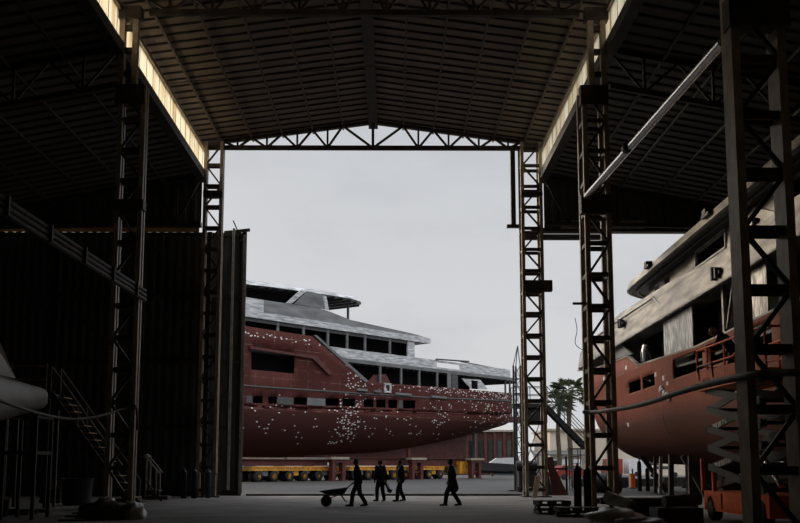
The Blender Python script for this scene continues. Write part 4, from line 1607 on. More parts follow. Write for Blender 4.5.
# lettering on the arms and the toe board (faces -x: text runs towards the camera)
def arm_text(body, size, s_, k, q, frac, nm='lettering'):
    for (s2, k2, q2, ya, z0, yb, z1, o) in arms:
        if (s2, k2, q2) == (s_, k, q):
            if ya < yb:
                ya, z0, yb, z1 = yb, z1, ya, z0
            p = Vector((0, ya, z0)).lerp(Vector((0, yb, z1)), frac)
            d = Vector((0, yb - ya, z1 - z0)).normalized()
            upv = d.cross(Vector((-1, 0, 0)))
            if upv.z < 0:
                upv = -upv
            fx = (LX0 + .18 if s_ == 0 else LX1 - .18) + (.05 if q else -.05) * (1 if s_ == 0 else -1) - .032
            text_mesh(nm, body, size, M['letter'], o, Vector((fx, ya + (yb - ya) * frac, p.z)) - upv * size * .36, d, upv)
            return


arm_text('0850 200 77 61', .21, 0, 3, 1, .06)
arm_text('EMLAS PLATFORM', .20, 0, 1, 1, .06)
arm_text('PLATFORM', .20, 0, 4, 1, .44)
arm_text('77 61', .18, 0, 2, 1, .62)
arm_text('0850 20', .18, 0, 0, 1, .55)
text_mesh('lettering', 'SP 12 17', .20, M['letter_dark'], t, (LX0 - .022, LY1 - .55, ZP - .02), (0, -1, 0), (0, 0, 1))

# worker on the lift bending forward
J = dict(pelvis=(0, 0, .92), chest=(.20, 0, 1.26), neck=(.36, 0, 1.43), head=(.50, 0, 1.50), face=(.75, 0, -.66),
         shL=(.32, .19, 1.38), shR=(.32, -.19, 1.38), elL=(.44, .26, 1.10), wrL=(.66, .2, 1.06), elR=(.44, -.26, 1.10), wrR=(.66, -.2, 1.08),
         hipL=(0, .09, .90), hipR=(0, -.09, .90), knL=(.10, .12, .48), anL=(-.02, .11, .095), toeL=(.15, .13, .045),
         knR=(-.02, -.11, .48), anR=(-.12, -.10, .095), toeR=(.05, -.12, .045), curl=.6)
person('worker in dark overalls and tan welding hood bending over on the orange lift', (9.80, 30.55, ZP), PI * .90, J, 'cloth_black', 'cloth_black', hood=True, bulk=1.2)
# ------------------------------------------------------------------ left side of the hall
# white boat in the left bay: its rounded end sticks out of the dark
t = empty('boat', (-12.8, 28, 0), 'white boat with rounded end standing high in the dark left bay', 'boat')
secs = [(33.25, 3.45, 3.80, .55), (33.1, 3.25, 3.93, .85), (32.6, 3.12, 3.98, 1.0), (31, 2.85, 4.05, 1.0), (29, 2.5, 4.15, 1.0), (26, 2.1, 4.25, 1.0), (20, 1.8, 4.3, 1.0)]
vs, fs, n = [], [], 22
for (y, z0, z1, k) in secs:
    for i in range(n):
        a = -PI / 2 + 2 * PI * i / n
        cx, cz = math.cos(a), math.sin(a)
        ex = .42
        X = -12.86 + 2.42 * k * math.copysign(abs(cx) ** ex, cx)
        Z = (z0 + z1) / 2 + (z1 - z0) / 2 * math.copysign(abs(cz) ** .55, cz)
        vs.append((X, y, Z))
for j in range(len(secs) - 1):
    for i in range(n):
        i2 = (i + 1) % n
        fs.append((j * n + i, j * n + i2, (j + 1) * n + i2, (j + 1) * n + i))
fs += [tuple(range(n)), tuple(range((len(secs) - 1) * n, len(secs) * n))]
bo = MB()
bo.add(vs, fs, 0, True)
bo.build('hull', M['white_grp'], t)
MB().prism([(-10.75, 30.6, 4.0), (-10.75, 28.6, 5.3), (-10.9, 26.5, 6.2), (-11, 20.5, 6.4), (-11, 20.5, 4.0)], (-4.0, 0, 0)).build('superstructure', M['white_grp'], t)
MB().prism([(-10.72, 27.8, 5.2), (-10.86, 26.2, 5.75), (-10.9, 22, 5.9), (-10.9, 22, 5.2)], (-.08, 0, 0)).build('side_window', M['glass'], t)
b = MB()
for z in (1.6,):
    for y in (22.5, 26, 29.5):
        b.box(-14.5, -11.6, y - .15, y + .15, 0, 2.3 if y > 25 else 1.95)
for k, y in enumerate((22.5, 26, 29.5)):
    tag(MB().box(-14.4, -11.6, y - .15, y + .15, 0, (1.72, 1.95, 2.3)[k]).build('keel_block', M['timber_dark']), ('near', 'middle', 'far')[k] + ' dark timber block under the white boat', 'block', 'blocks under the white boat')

# scaffold trestle beside the boat
t = empty('trestle', (-10.6, 31, 0), 'dark pipe trestle standing under the end of the white boat', 'trestle')
for x, z in ((-11.2, 3.0), (-10.3, 3.05)):
    for y in (31.2, 32.6):
        MB().box(x - .05, x + .05, y - .05, y + .05, 0, z).build('leg', M['dark'], t)
for z in (1.9, 2.95):
    b = MB()
    for y in (31.2, 32.6):
        b.box(-11.2, -10.3, y - .04, y + .04, z - .05, z + .05)
    for x in (-11.2, -10.3):
        b.box(x - .04, x + .04, 31.2, 32.6, z - .05, z + .05)
    b.build('rail', M['frame_grey'], t)

# stairs with a landing
t = empty('steel_stairs', (-11.2, 40, 0), 'steep steel stairs with pale treads behind the left inner column', 'stairs')
ZL = at(40, 394, 40).z
nst = int(ZL / .26)
xa = at(55, 394, 40).x
slope = (at(103, 462, 40).x - xa) / (ZL - at(103, 462, 40).z)
for k in range(nst):
    z = ZL - .13 - k * .26
    x = xa + (ZL - z) * slope
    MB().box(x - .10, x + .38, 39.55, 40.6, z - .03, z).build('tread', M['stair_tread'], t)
b = MB()
for y in (39.5, 40.65):
    b.beam((xa, y, ZL), (xa + ZL * slope, y, .03), .05, .22)
b.build('stringer', M['steel_dark'], t)
b = MB()
for y in (39.5, 40.65):
    b.tube([(xa, y, ZL + 1.0), (xa + ZL * slope, y, 1.0)], .025, 6)
    for k in range(4):
        zz = ZL * (1 - k / 3)
        b.tube([(xa + (ZL - zz) * slope, y, zz), (xa + (ZL - zz) * slope, y, zz + 1.0)], .022, 6)
b.build('stair_rail', M['steel'], t)
MB().box(xa - 1.6, xa, 39.5, 40.65, ZL - .1, ZL).build('landing', M['steel_dark'], t)
b = MB()
for x in (xa - 1.55, xa - .05):
    for y in (39.5, 40.6):
        b.box(x - .05, x + .05, y - .05, y + .05, 0, ZL - .1)
b.build('landing_leg', M['steel_dark'], t)
b = MB()
for z in (.5, 1.0):
    b.tube([(xa - 1.5, 39.55, ZL + z), (xa - .2, 39.55, ZL + z)], .025, 6)
for x in (xa - 1.5, xa - .2):
    b.tube([(x, 39.55, ZL), (x, 39.55, ZL + 1.1)], .025, 6)
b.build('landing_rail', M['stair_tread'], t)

# tub, bucket, bin, scrap
c = gr(76, 505)
o = MB().lathe([(.50, 0), (.56, .15), (.62, 1.0), (.66, 1.03), (.60, 1.03), (.55, .2), (.02, .18)], (c.x, c.y, 0), n=24).build('plastic_tub', M['tub'])
tag(o, 'large round blue-grey plastic tub by the left wall', 'tub')
c = gr(52, 503)
t = empty('crate', (c.x, c.y, 0), 'dark wooden crate carrying the pale bucket', 'crate')
MB().box(c.x - .4, c.x + .4, c.y - .3, c.y + .3, 0, .55).build('body', M['timber_dark'], t)
b = MB()
for z in (.08, .28, .48):
    b.box(c.x - .43, c.x + .43, c.y - .33, c.y - .3, z - .06, z + .06)
b.build('slat', M['timber_dark'], t)
t = empty('bucket', (c.x, c.y, .55), 'small pale bucket standing on the dark crate', 'bucket')
MB().lathe([(.13, .552), (.17, .92), (.18, .93), (.16, .92), (.12, .58), (.01, .57)], (c.x, c.y, 0), n=18).build('body', M['pale_steel'], t)
MB().tube([(c.x - .17, c.y, .90), (c.x - .1, c.y - .1, .72), (c.x + .1, c.y - .1, .72), (c.x + .17, c.y, .90)], .008, 6).build('handle', M['dark'], t)
c = gr(2, 517)
tag(MB().lathe([(.15, 0), (.2, .5), (.22, .52), (.18, .5), (.13, .04), (.01, .03)], (c.x, c.y, 0), n=18).build('bin', M['tub']), 'grey bin at the left edge of the picture', 'bin')
words2 = ['lowest', 'second', 'third', 'fourth', 'topmost']
for k in range(7):
    c = Vector((-13.6 + (k % 2) * 1.6, 33.4 + .45 * k, 0))
    b = MB()
    b.beam((c.x - .6, c.y - .05, .065), (c.x + .7, c.y + .05, .065), .12, .12)
    o = b.build('timber_offcut', M['timber_dark'])
    tag(o, 'dark timber offcut lying on the floor under the white boat', 'timber', 'offcuts under the white boat')
# sack bundle with crumpled foil
c = gr(117, 519)


def lump(name, m, c, sx, sy, sz, seed, amp=.22, n=22):
    rr = random.Random(seed)
    ph = [(rr.uniform(0, 6), rr.uniform(2, 5), rr.uniform(2, 5)) for _ in range(5)]
    vs, fs = [], []
    mlat = 14
    for i in range(mlat + 1):
        t_ = PI / 2 * i / mlat
        for k in range(n):
            a = 2 * PI * k / n
            f = 1 + sum(amp / 3 * math.sin(p + q * a + r_ * t_ * 2) for p, q, r_ in [(p, round(q), r_) for p, q, r_ in ph])
            zt_ = math.cos(t_) ** .8
            vs.append((c[0] + sx * math.sin(t_) * math.cos(a) * f, c[1] + sy * math.sin(t_) * math.sin(a) * f, c[2] + sz * zt_ * (1 + .5 * (f - 1)) if i < mlat else c[2]))
    for i in range(mlat):
        for k in range(n):
            k2 = (k + 1) % n
            fs.append((i * n + k, i * n + k2, (i + 1) * n + k2, (i + 1) * n + k))
    return MB().add(vs, fs, 0, True).build(name, m)


tag(lump('tarpaulin', M['sack'], (c.x - .35, c.y, 0), .85, .7, .5, 3), 'dark crumpled tarpaulin heap on the floor at the lower left', 'tarpaulin')
tag(lump('sack', M['plastic'], (c.x + .45, c.y - .05, 0), .38, .5, .5, 5), 'pale grey filled sack leaning on the tarpaulin heap', 'sack')
tag(lump('foil_wrap', M['foil'], (c.x - .32, c.y - .1, .42), .30, .22, .2, 8, .4), 'bright crumpled foil lying on top of the tarpaulin heap', 'foil')
for k, (px, py) in enumerate(((88, 517), (95, 514), (85, 521))):
    q = gr(px, py)
    tag(MB().tube([(q.x - .7, q.y - .1 * k, .03), (q.x + .5, q.y + .2, .03)], .028, 8).build('pipe_offcut', M['frame_grey']), ('nearest', 'farthest', 'middle')[(k + 2) % 3] + ' thin pipe lying on the floor left of the tarpaulin heap', 'pipe', 'pipes on the floor')

# mobile step unit with handrail
c = gr(152, 501)
t = empty('step_unit', (c.x, c.y, 0), 'small steel step unit with slanted handrail beside the left wall', 'steps')
b = MB()
b.box(c.x - .35, c.x + .75, c.y - .4, c.y + .4, .06, .22)
b.box(c.x - .35, c.x + .35, c.y - .4, c.y + .4, .42, .48)
b.build('tread', M['steel_dark'], t)
x0 = at(148, 480, c.y).x
x1 = at(158, 480, c.y).x
zt0_ = at(148, 458, c.y).z
zt1_ = at(158, 470, c.y).z
for y in (c.y - .38, c.y + .38):
    MB().box(x0 - .03, x0 + .03, y - .03, y + .03, .1, zt0_).build('post', M['steel'], t)
    MB().box(x1 - .03, x1 + .03, y - .03, y + .03, .1, zt1_).build('post', M['steel'], t)
    MB().tube([(x0, y, zt0_), (x1 + .12, y, zt1_ - .12)], .03, 8).build('handrail', M['pale_steel'], t)
b = MB()
b.beam((x0 + .1, c.y - .4, .45), (x1 + .3, c.y - .4, .05), .05, .14)
b.beam((x0, c.y - .4, .9), (x0 + .35, c.y - .4, .45), .05)
b.build('side_brace', M['steel_dark'], t)
tag(lump('rag', M['pale_steel'], (x0, c.y - .38, zt0_), .16, .14, .16, 9, .3), 'pale rag hanging over the top of the step unit post', 'rag')


# gas cylinders
def gas_cylinder(loc, h, m, label, group):
    t = empty('gas_cylinder', loc, label, 'gas cylinder', group)
    r = .13
    MB().lathe([(.10, 0), (r, .03), (r, h - .25), (r * .96, h - .21), (r * .82, h - .17), (r * .55, h - .14), (.045, h - .125), (.045, h - .08)], n=18).build('body', m, t, world=False)
    b = MB()
    b.lathe([(.03, h - .09), (.03, h), (.02, h)], n=10)
    b.tube([(0, 0, h - .05), (.07, 0, h - .05)], .015, 6)
    b.build('valve', M['alu'], t, world=False)
    return t


for px, lb in ((183.5, 'black gas cylinder standing leftmost in front of the dark doors'), (194, 'black gas cylinder next to the blue one in front of the dark doors')):
    c = gr(px, 498.5)
    gas_cylinder((c.x, c.y, 0), 1.45, M['black_paint'], lb, 'gas cylinders by the left column')
c = gr(208, 497.5)
gas_cylinder((at(208, 497, 51.4).x, 51.4, 0), 1.42, M['blue'], 'blue gas cylinder in a rail rack at the left front column', 'gas cylinders by the left column')
t = empty('cylinder_rack', (at(208, 497, 51.4).x, 51.2, 0), 'low rail rack holding the blue gas cylinder', 'rack')
xr0, xr1 = at(202, 480, 51.2).x, at(217, 480, 51.2).x
b = MB()
b.tube([(xr0, 51.1, 1.16), (xr1, 51.1, 1.16), (xr1, 51.75, 1.16), (xr0, 51.75, 1.16), (xr0, 51.1, 1.16)], .022, 6)
b.build('rail', M['steel_dark'], t)
for x, y in ((xr0, 51.1), (xr1, 51.1), (xr1, 51.75), (xr0, 51.75)):
    MB().tube([(x, y, 0), (x, y, 1.16)], .022, 6).build('post', M['steel_dark'], t)
for px in (171, 178):
    c = gr(px, 495.5)
    tag(lump('dust_heap', M['sack'], (c.x, c.y, 0), .13, .3, .12, px), ('left' if px < 175 else 'right') + ' small heap of dust swept against the dark doors', 'heap')

# ------------------------------------------------------------------ right side of the hall
c = gr(553, 514)


def pallet(name, cx, cy, z, w_, d_, label, group, rz=0.0, m='timber_dark'):
    t = empty(name, (cx, cy, z), label, 'pallet', group, rz)
    b = MB()
    for k in range(6):
        y = -d_ / 2 + d_ * (k + .5) / 6
        b.box(-w_ / 2, w_ / 2, y - d_ * .065, y + d_ * .065, .115, .14)
    b.build('top_board', M[m], t, world=False)
    for x in (-w_ / 2 + .06, 0, w_ / 2 - .06):
        MB().box(x - .05, x + .05, -d_ / 2, d_ / 2, .022, .115).build('bearer', M[m], t, world=False)
    b = MB()
    for k in (-1, 0, 1):
        b.box(-w_ / 2, w_ / 2, k * (d_ / 2 - .06) - .05, k * (d_ / 2 - .06) + .05, 0, .022)
    b.build('bottom_board', M[m], t, world=False)


for k in range(3):
    pallet('pallet', c.x, c.y + .2, k * .141, 1.05, .95, ('bottom', 'middle', 'top')[k] + ' dark pallet in the low stack left of the right inner column', 'dark pallets on the floor', (.05, -.03, .08)[k])
c = gr(583, 517)
for k in range(2):
    pallet('pallet', c.x - .1, c.y + .4, k * .141, 1.3, .9, ('bottom', 'top')[k] + ' dark pallet of the pair at the foot of the right inner column', 'dark pallets on the floor', (-.1, .06)[k])
c = gr(583, 509)
gas_cylinder((at(578, 505, 35.6).x, 35.6, 0), 1.62, M['black_paint'], 'tall black gas cylinder left of the right inner column', 'gas cylinders by the right column')
gas_cylinder((at(588, 505, 35.5).x, 35.5, 0), 1.58, M['black_paint'], 'black gas cylinder close against the right inner column', 'gas cylinders by the right column')
c = gr(631, 522)
tag(lump('plastic_sheet', M['plastic'], (at(612, 515, 29.5).x, 29.2, 0), .75, 1.0, .42, 21, .3), 'crumpled grey plastic sheet on the floor at the right', 'plastic sheet')
tag(lump('plastic_sheet', M['plastic'], (at(640, 520, 27.8).x, 27.6, 0), .7, .5, .22, 22, .3), 'low crumpled plastic sheet at the bottom edge right of centre', 'plastic sheet')
t = empty('plastic_roll', (at(620, 505, 29.8).x, 29.8, 0), 'pale roll of plastic resting across the crumpled sheet', 'roll')
MB().tube([(at(607, 500, 30.6).x, 30.6, .66), (at(632, 508, 29.9).x, 29.9, .42)], .17, 14).build('roll', M['plastic'], t)
MB().tube([(at(606, 500, 30.6).x, 30.62, .665), (at(633, 508, 29.9).x, 29.88, .415)], .07, 10).build('core', M['dark'], t)
# stacked timbers and pipes below the hull
for k in range(9):
    row, ly = k % 3, k // 3
    y = 31.0 + row * .42 + ly * .15
    z = .1 + ly * .2
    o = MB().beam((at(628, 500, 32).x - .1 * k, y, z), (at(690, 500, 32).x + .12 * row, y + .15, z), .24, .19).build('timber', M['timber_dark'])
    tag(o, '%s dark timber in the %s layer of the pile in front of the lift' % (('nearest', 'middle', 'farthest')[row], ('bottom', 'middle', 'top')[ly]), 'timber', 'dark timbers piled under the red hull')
o = MB().tube([(at(664, 505, 29.6).x, 29.6, .55), (at(700, 505, 29.8).x, 29.8, .62)], .16, 14).build('steel_tube', M['frame_grey'])
tag(o, 'short thick grey tube lying on the pile left of the orange undercarriage', 'tube')
o = MB().box(at(655, 505, 29.6).x, at(700, 505, 29.6).x, 29.3, 30.3, 0, .40).build('plank_stack', M['timber_dark'])
tag(o, 'low dark block of planks carrying the thick grey tube', 'planks')

# props and keel blocks under the right yacht
pr = [(661, 459, 660, 484, 47, 'pale upright prop under the bow end of the right hull'), (671, 440, 671, 489, 42, 'thick dark upright prop under the right hull'),
      (641, 455, 667, 490, 45, 'slanting prop left of the thick dark upright under the right hull'), (683, 462, 706, 494, 40, 'slanting prop right of the thick dark upright under the right hull'),
      (690, 460, 690, 484, 48, 'thin dark upright prop beside the orange guard arms'), (655, 462, 655, 482, 55, 'farthest thin upright prop under the right hull')]
for (xa_, ya_, xb_, yb_, Y, lb) in pr:
    Y = 14.4 * 1070 / (xa_ - 392)
    p, q = at(xa_, ya_, Y), at(xb_, yb_, Y)
    q.z = .03
    dx = max(0, P2[0] + .9 - p.x) if 'thick' not in lb else .9
    b = MB()
    t = empty('hull_prop', (q.x, q.y, 0), lb, 'prop', 'props under the right hull')
    b.beam((p.x, p.y, max(p.z, 2.0)), q, .24 if 'thick' in lb else .16)
    b.build('post', M['pale_steel'] if 'pale' in lb else M['steel_dark'], t)
    MB().box(q.x - .25, q.x + .25, q.y - .25, q.y + .25, 0, .04).build('foot_plate', M['steel_dark'], t)
for k, y in enumerate((36, 42, 48, 54, 60)):
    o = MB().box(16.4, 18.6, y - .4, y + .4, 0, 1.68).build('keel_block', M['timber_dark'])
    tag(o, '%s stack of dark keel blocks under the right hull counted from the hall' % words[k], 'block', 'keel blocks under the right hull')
p = gr(633, 488.5)
t = empty('bottle_jack', (p.x, p.y, 0), 'slim orange jack standing on the ground under the right hull', 'jack')
MB().box(p.x - .14, p.x + .14, p.y - .14, p.y + .14, .06, .95).build('body', M['orange'], t)
MB().box(p.x - .25, p.x + .25, p.y - .25, p.y + .25, 0, .06).build('base', M['dark'], t)
MB().tube([(p.x, p.y, .95), (p.x, p.y, 1.3)], .06, 10).build('ram', M['alu'], t)
for px, lb in ((640, 'dark gas cylinder behind the orange jack'), (648, 'dark gas cylinder right of the orange jack')):
    p = gr(px, 491)
    gas_cylinder((p.x, p.y, 0), 1.9 if px == 640 else 1.5, M['black_paint'], lb, 'dark cylinders under the right hull')
p = gr(605, 493)
o = MB().lathe([(.5, -.9), (.55, -.85), (.55, .85), (.5, .9)], (p.x, p.y, .56), 'x', 20).build('drum', M['dark'])
tag(o, 'large dark drum lying behind the right inner column', 'drum')

# low crates added to darken the bright ground behind the props
for k in range(5):
    x = 13.2 + k * 2.1
    t = empty('crate', (x, 74.0 + .5 * (k % 2), 0), '%s added dark crate covering bright ground beyond the props, counted from the column side' % words[k], 'crate', 'added crates under the right hull')
    y = 74.0 + .5 * (k % 2)
    MB().box(x - .9, x + .9, y - .5, y + .5, .08, .62 + .1 * (k % 2)).build('body', M['timber_dark'], t)
    for dx in (-.7, .7):
        MB().box(x + dx - .1, x + dx + .1, y - .55, y + .55, 0, .08).build('runner', M['timber_dark'], t)
    for dx in (-.6, 0, .6):
        MB().box(x + dx - .05, x + dx + .05, y - .54, y - .5, .1, .6).build('batten', M['timber_dark'], t)

# leaning plates and boards by the right jamb
def leaning(name, px0, px1, pyt, Y, lean, m, label, th=.05, wd=None):
    p0, p1 = at(px0, 495, Y), at(px1, 495, Y)
    zt_ = at(px0, pyt, Y).z
    b = MB()
    dx = lean
    b.prism([(p0.x, Y, 0), (p1.x, Y, 0), (p1.x + dx, Y + .5, zt_), (p0.x + dx, Y + .5, zt_)], (0, th, 0))
    return tag(b.build(name, M[m]), label, 'plate' if 'plate' in label else 'board')


leaning('steel_plate', 553, 560, 457, 56, -.25, 'red_steel', 'tall dark red plate leaning outside the right jamb')
leaning('steel_plate', 548, 553, 462, 56.3, -.25, 'dark', 'dark narrow plate leaning left of the red plate')
leaning('steel_plate', 560, 568, 468, 56.5, -.55, 'red_steel', 'lower brown plate leaning right of the red plate')
leaning('board', 532, 537, 476, 52.0, .25, 'pale_board', 'pale wooden board leaning on the right jamb column')
t = empty('plate_rack', (at(556, 495, 57.2).x, 57.2, 0), 'dark frame holding the leaning plates', 'rack')
b = MB()
for px in (547, 567):
    x = at(px, 495, 57.1).x
    b.box(x - .05, x + .05, 57.1, 57.2, 0, 2.0)
b.box(at(547, 495, 57.1).x, at(567, 495, 57.1).x, 57.1, 57.2, 1.3, 1.4)
b.build('frame', M['steel_dark'], t)
# ------------------------------------------------------------------ outside: access stair, mast ladder, yard
DKM = M['dark']
t = empty('mast_ladder', (at(518, 490, 66).x, 66, 0), 'tall narrow lattice ladder standing at the stern of the yacht outside', 'ladder')
xa, xb = at(514.5, 488, 66).x, at(521.5, 488, 66).x
zt_ = at(518, 366, 66).z
legs = ((xa, 65.7), (xb, 65.7), ((xa + xb) / 2, 66.2))
for x, y in legs:
    MB().tube([(x, y, .05), (x, y, zt_)], .06, 6).build('leg', DKM, t)
k = .5
i = 0
rb = MB()
while k < zt_:
    for (p, q) in ((0, 1), (1, 2), (2, 0)):
        rb.tube([(*legs[p], k), (*legs[q], k)], .035, 5)
        rb.tube([(*legs[p], k), (*legs[q], min(k + .9, zt_))], .018, 5)
    k += .9
rb.build('lacing', DKM, t)
b = MB()
for x, y in legs:
    b.tube([(x, y, zt_), ((xa + xb) / 2 + .1, 65.9, at(518, 346, 66).z)], .03, 6)
b.build('peak', M['frame_grey'], t)
MB().box(xa - .4, xb + .4, 65.2, 66.3, 0, .06).build('base', M['dark'], t)

t = empty('access_stair', (at(560, 490, 66).x, 67, 0), 'dark access stair and platform outside the right jamb', 'stairs')
zp = at(530, 404, 67).z
x0, x1 = at(512, 404, 67).x, at(546, 404, 67).x
MB().box(x0, x1, 66.4, 67.6, zp - .25, zp).build('platform', M['dark'], t)
MB().box(x0 + .4, x1, 66.5, 66.56, zp - 1.2, zp - .2).build('platform_skirt', M['dark'], t)
zb_ = at(586, 447, 67).z
x2 = at(586, 447, 67).x
b = MB()
for y in (66.45, 67.55):
    b.beam((x1 - .05, y, zp - .2), (x2, y, zb_ - .1), .06, .30)
b.build('stringer', M['dark'], t)
nst = 12
for k in range(nst):
    f = (k + .5) / nst
    x, z = x1 + (x2 - x1) * f, zp + (zb_ - zp) * f
    MB().box(x - .14, x + .14, 66.45, 67.55, z - .16, z - .12).build('tread', M['frame_grey'], t)
b = MB()
for y in (66.45, 67.55):
    for dz in (.55, 1.05):
        b.tube([(x0, y, zp + dz), (x1, y, zp + dz), (x2, y, zb_ + dz)], .028, 6)
    for x, z in ((x0, zp), ((x0 + x1) / 2, zp), (x1, zp), ((x1 + x2) / 2, (zp + zb_) / 2), (x2, zb_)):
        b.tube([(x, y, z - .1), (x, y, z + 1.05)], .028, 6)
b.build('railing', M['frame_grey'], t)
for x in (x0 + .2, x1 - .2):
    for y in (66.5, 67.5):
        MB().box(x - .06, x + .06, y - .06, y + .06, 0, zp - .25).build('leg', M['frame_grey'], t)
b = MB()
b.beam((x0 + .2, 66.5, .2), (x1 - .2, 66.5, zp - .4), .05)
b.beam((x1 - .2, 66.5, .2), (x0 + .2, 66.5, zp - .4), .05)
b.build('cross_brace', M['frame_grey'], t)
t = empty('scaffold_tower', (x2 + .3, 67, 0), 'slim scaffold tower carrying the foot of the access stair', 'scaffold')
xs_ = (at(572, 480, 66.5).x, at(581, 480, 66.5).x)
for x in xs_:
    for y in (66.5, 67.4):
        MB().tube([(x, y, 0), (x, y, zb_ - .15)], .035, 6).build('leg', M['frame_grey'], t)
b = MB()
k = .4
while k < zb_ - .2:
    for y in (66.5, 67.4):
        b.tube([(xs_[0], y, k), (xs_[1], y, k)], .022, 5)
    for x in xs_:
        b.tube([(x, 66.5, k), (x, 67.4, k)], .022, 5)
    k += .42
b.build('rung', M['frame_grey'], t)
MB().box(xs_[0] - .1, xs_[1] + .5, 66.45, 67.5, zb_ - .16, zb_ - .08).build('deck', M['dark'], t)
# stack of pale boards and dark machine by the ladder
for k in range(5):
    z0 = .3 + k * .32
    o = MB().box(at(527, 480, 76).x, at(546, 480, 76).x, 75.5, 78.5, z0 - .3, z0 - .02).build('board_pack', M['timber'])
    tag(o, '%s pack of pale boards stacked behind the right jamb column' % ('lowest', 'second', 'middle', 'fourth', 'topmost')[k], 'boards', 'packs of pale boards')
q = gr(527, 492)
t = empty('compressor', (q.x, q.y, 0), 'dark wheeled machine between the ladder and the right jamb column', 'machine')
MB().box(q.x - .5, q.x + .5, q.y - .5, q.y + .6, .3, 1.2).build('body', M['dark'], t)
MB().lathe([(.28, -.6), (.3, -.5), (.3, .5), (.28, .6)], (q.x, q.y, 1.5), 'x', 16).build('tank', M['dark'], t)
for dx in (-.4, .4):
    for dy in (-.4, .5):
        b = MB()
        wheel_mesh(b, .2, .12)
        b.v = [Vector((v.y, v.x, v.z)) + Vector((q.x + dx, q.y + dy, .2)) for v in b.v]
        b.build('wheel', M['tyre'], t)
MB().tube([(q.x + .5, q.y, .9), (q.x + .8, q.y - .2, 1.4)], .03, 6).build('handle', M['dark'], t)

# yard background
def shed(name, x0, x1, y0, y1, h, m, label, cat='building', windows=0, roof='pale_steel'):
    t = empty(name, ((x0 + x1) / 2, (y0 + y1) / 2, 0), label, cat)
    MB().box(x0, x1, y0, y1, 0, h).build('wall', M[m], t)
    MB().prism([(x0 - .4, y0 - .4, h), (x1 + .4, y0 - .4, h), (x1 + .4, (y0 + y1) / 2, h + .9), (x0 - .4, (y0 + y1) / 2, h + .9)], (0, .25, .0)).build('roof_slope', M[roof], t)
    MB().box(x0 - .4, x1 + .4, y0 - .4, y1 + .4, h, h + .3).build('roof', M[roof], t)
    for k in range(windows):
        x = x0 + (x1 - x0) * (k + .5) / windows
        f = MB().box(x - 1.1, x + 1.1, y0 - .08, y0, h * .35, h * .75).build('window', M['frame_grey'], t)
        MB().box(x - .95, x + .95, y0 - .1, y0 - .06, h * .38, h * .72).build('pane', M['glass'], f)
    return t


shed('storage_building', 23.5, 44, 160, 178, 6.6, 'cream', 'long cream building seen between the right jamb and the right yacht', windows=0)
t = empty('lean_to_roof', (26, 157, 0), 'low dark canopy in front of the cream building', 'canopy')
MB().prism([(20.5, 155, 2.9), (29, 155, 2.9), (29, 159.5, 3.5), (20.5, 159.5, 3.5)], (0, 0, .18)).build('roof_sheet', M['frame_grey'], t)
for x in (21, 28.5):
    MB().box(x - .1, x + .1, 155.1, 155.3, 0, 2.95).build('post', M['frame_grey'], t)
t = shed('workshop', 3.5, 19.5, 172, 185, 6.8, 'brick', 'brown workshop with pilasters beyond the stern of the yacht outside', windows=0)
for k in range(6):
    MB().box(11.7 + k * 1.5, 12.15 + k * 1.5, 171.7, 172.02, 0, 6.7).build('pilaster', M['red_steel'], t)
for k in range(5):
    MB().box(12.35 + k * 1.5, 13.0 + k * 1.5, 171.9, 171.99, .8, 5.4).build('window', M['glass'], t)
shed('workshop', -60, -8, 215, 235, 2.9, 'tent', 'low white building far behind the wheels of the transporters', windows=9)
shed('warehouse', 48, 110, 190, 215, 3.2, 'cream', 'low cream warehouse far behind the right yacht', windows=8)


def boat(name, loc, rz, L, label, hull='white'):
    t = empty(name, loc, label, 'boat', None, rz)
    vs, fs = [], []
    n = 9
    for i in range(n):
        f = i / (n - 1)
        x = -L / 2 + L * f
        hw_ = L * .14 * (1 - max(0, (f - .45) / .55) ** 2.2)
        kz = .35 + .25 * max(0, f - .6) * L * .3
        sh_ = 1.5 + .5 * f
        vs += [(x, -hw_, sh_), (x - .0, -hw_ * .8, kz + .35), (x, 0, kz), (x, hw_ * .8, kz + .35), (x, hw_, sh_)]
    for i in range(n - 1):
        for k in range(4):
            fs.append((i * 5 + k, i * 5 + k + 1, i * 5 + 5 + k + 1, i * 5 + 5 + k))
        fs.append((i * 5, i * 5 + 5, i * 5 + 9, i * 5 + 4))
    fs.append((0, 1, 2, 3, 4))
    MB().add(vs, fs).build('hull', M[hull], t, world=False)
    MB().prism([(-L * .3, -L * .09, 1.55), (L * .22, -L * .07, 1.7), (L * .08, -L * .07, 2.5), (-L * .25, -L * .08, 2.6)], (0, L * .16, 0)).build('cabin', M['white'], t, world=False)
    MB().prism([(-L * .2, -L * .095, 1.95), (L * .12, -L * .08, 2.0), (L * .07, -L * .08, 2.35), (-L * .2, -L * .09, 2.4)], (0, .03, 0)).build('window', M['glass'], t, world=False)
    for x in (-L * .25, L * .15):
        MB().box(x - .15, x + .15, -L * .1, L * .1, 0, .5).build('cradle', M['timber_dark'], t, world=False)
    return t


q = Vector((15.2, 150, 0))
boat('boat', (q.x, q.y, 0), PI, 9.0, 'small white motor boat on the ground beyond the stern', 'dark')
q = gr(516, 475.5)
t = empty('container', (q.x + 1, q.y + 4, 0), 'low blue-grey container right of the small boat', 'container')
MB().box(q.x - 2.5, q.x + 3.5, q.y + 3, q.y + 5.5, 0, 1.5).build('body', M['tub'], t)
MB().box(q.x - 2.6, q.x + 3.6, q.y + 2.9, q.y + 5.6, 1.5, 1.65).build('lid', M['frame_grey'], t)


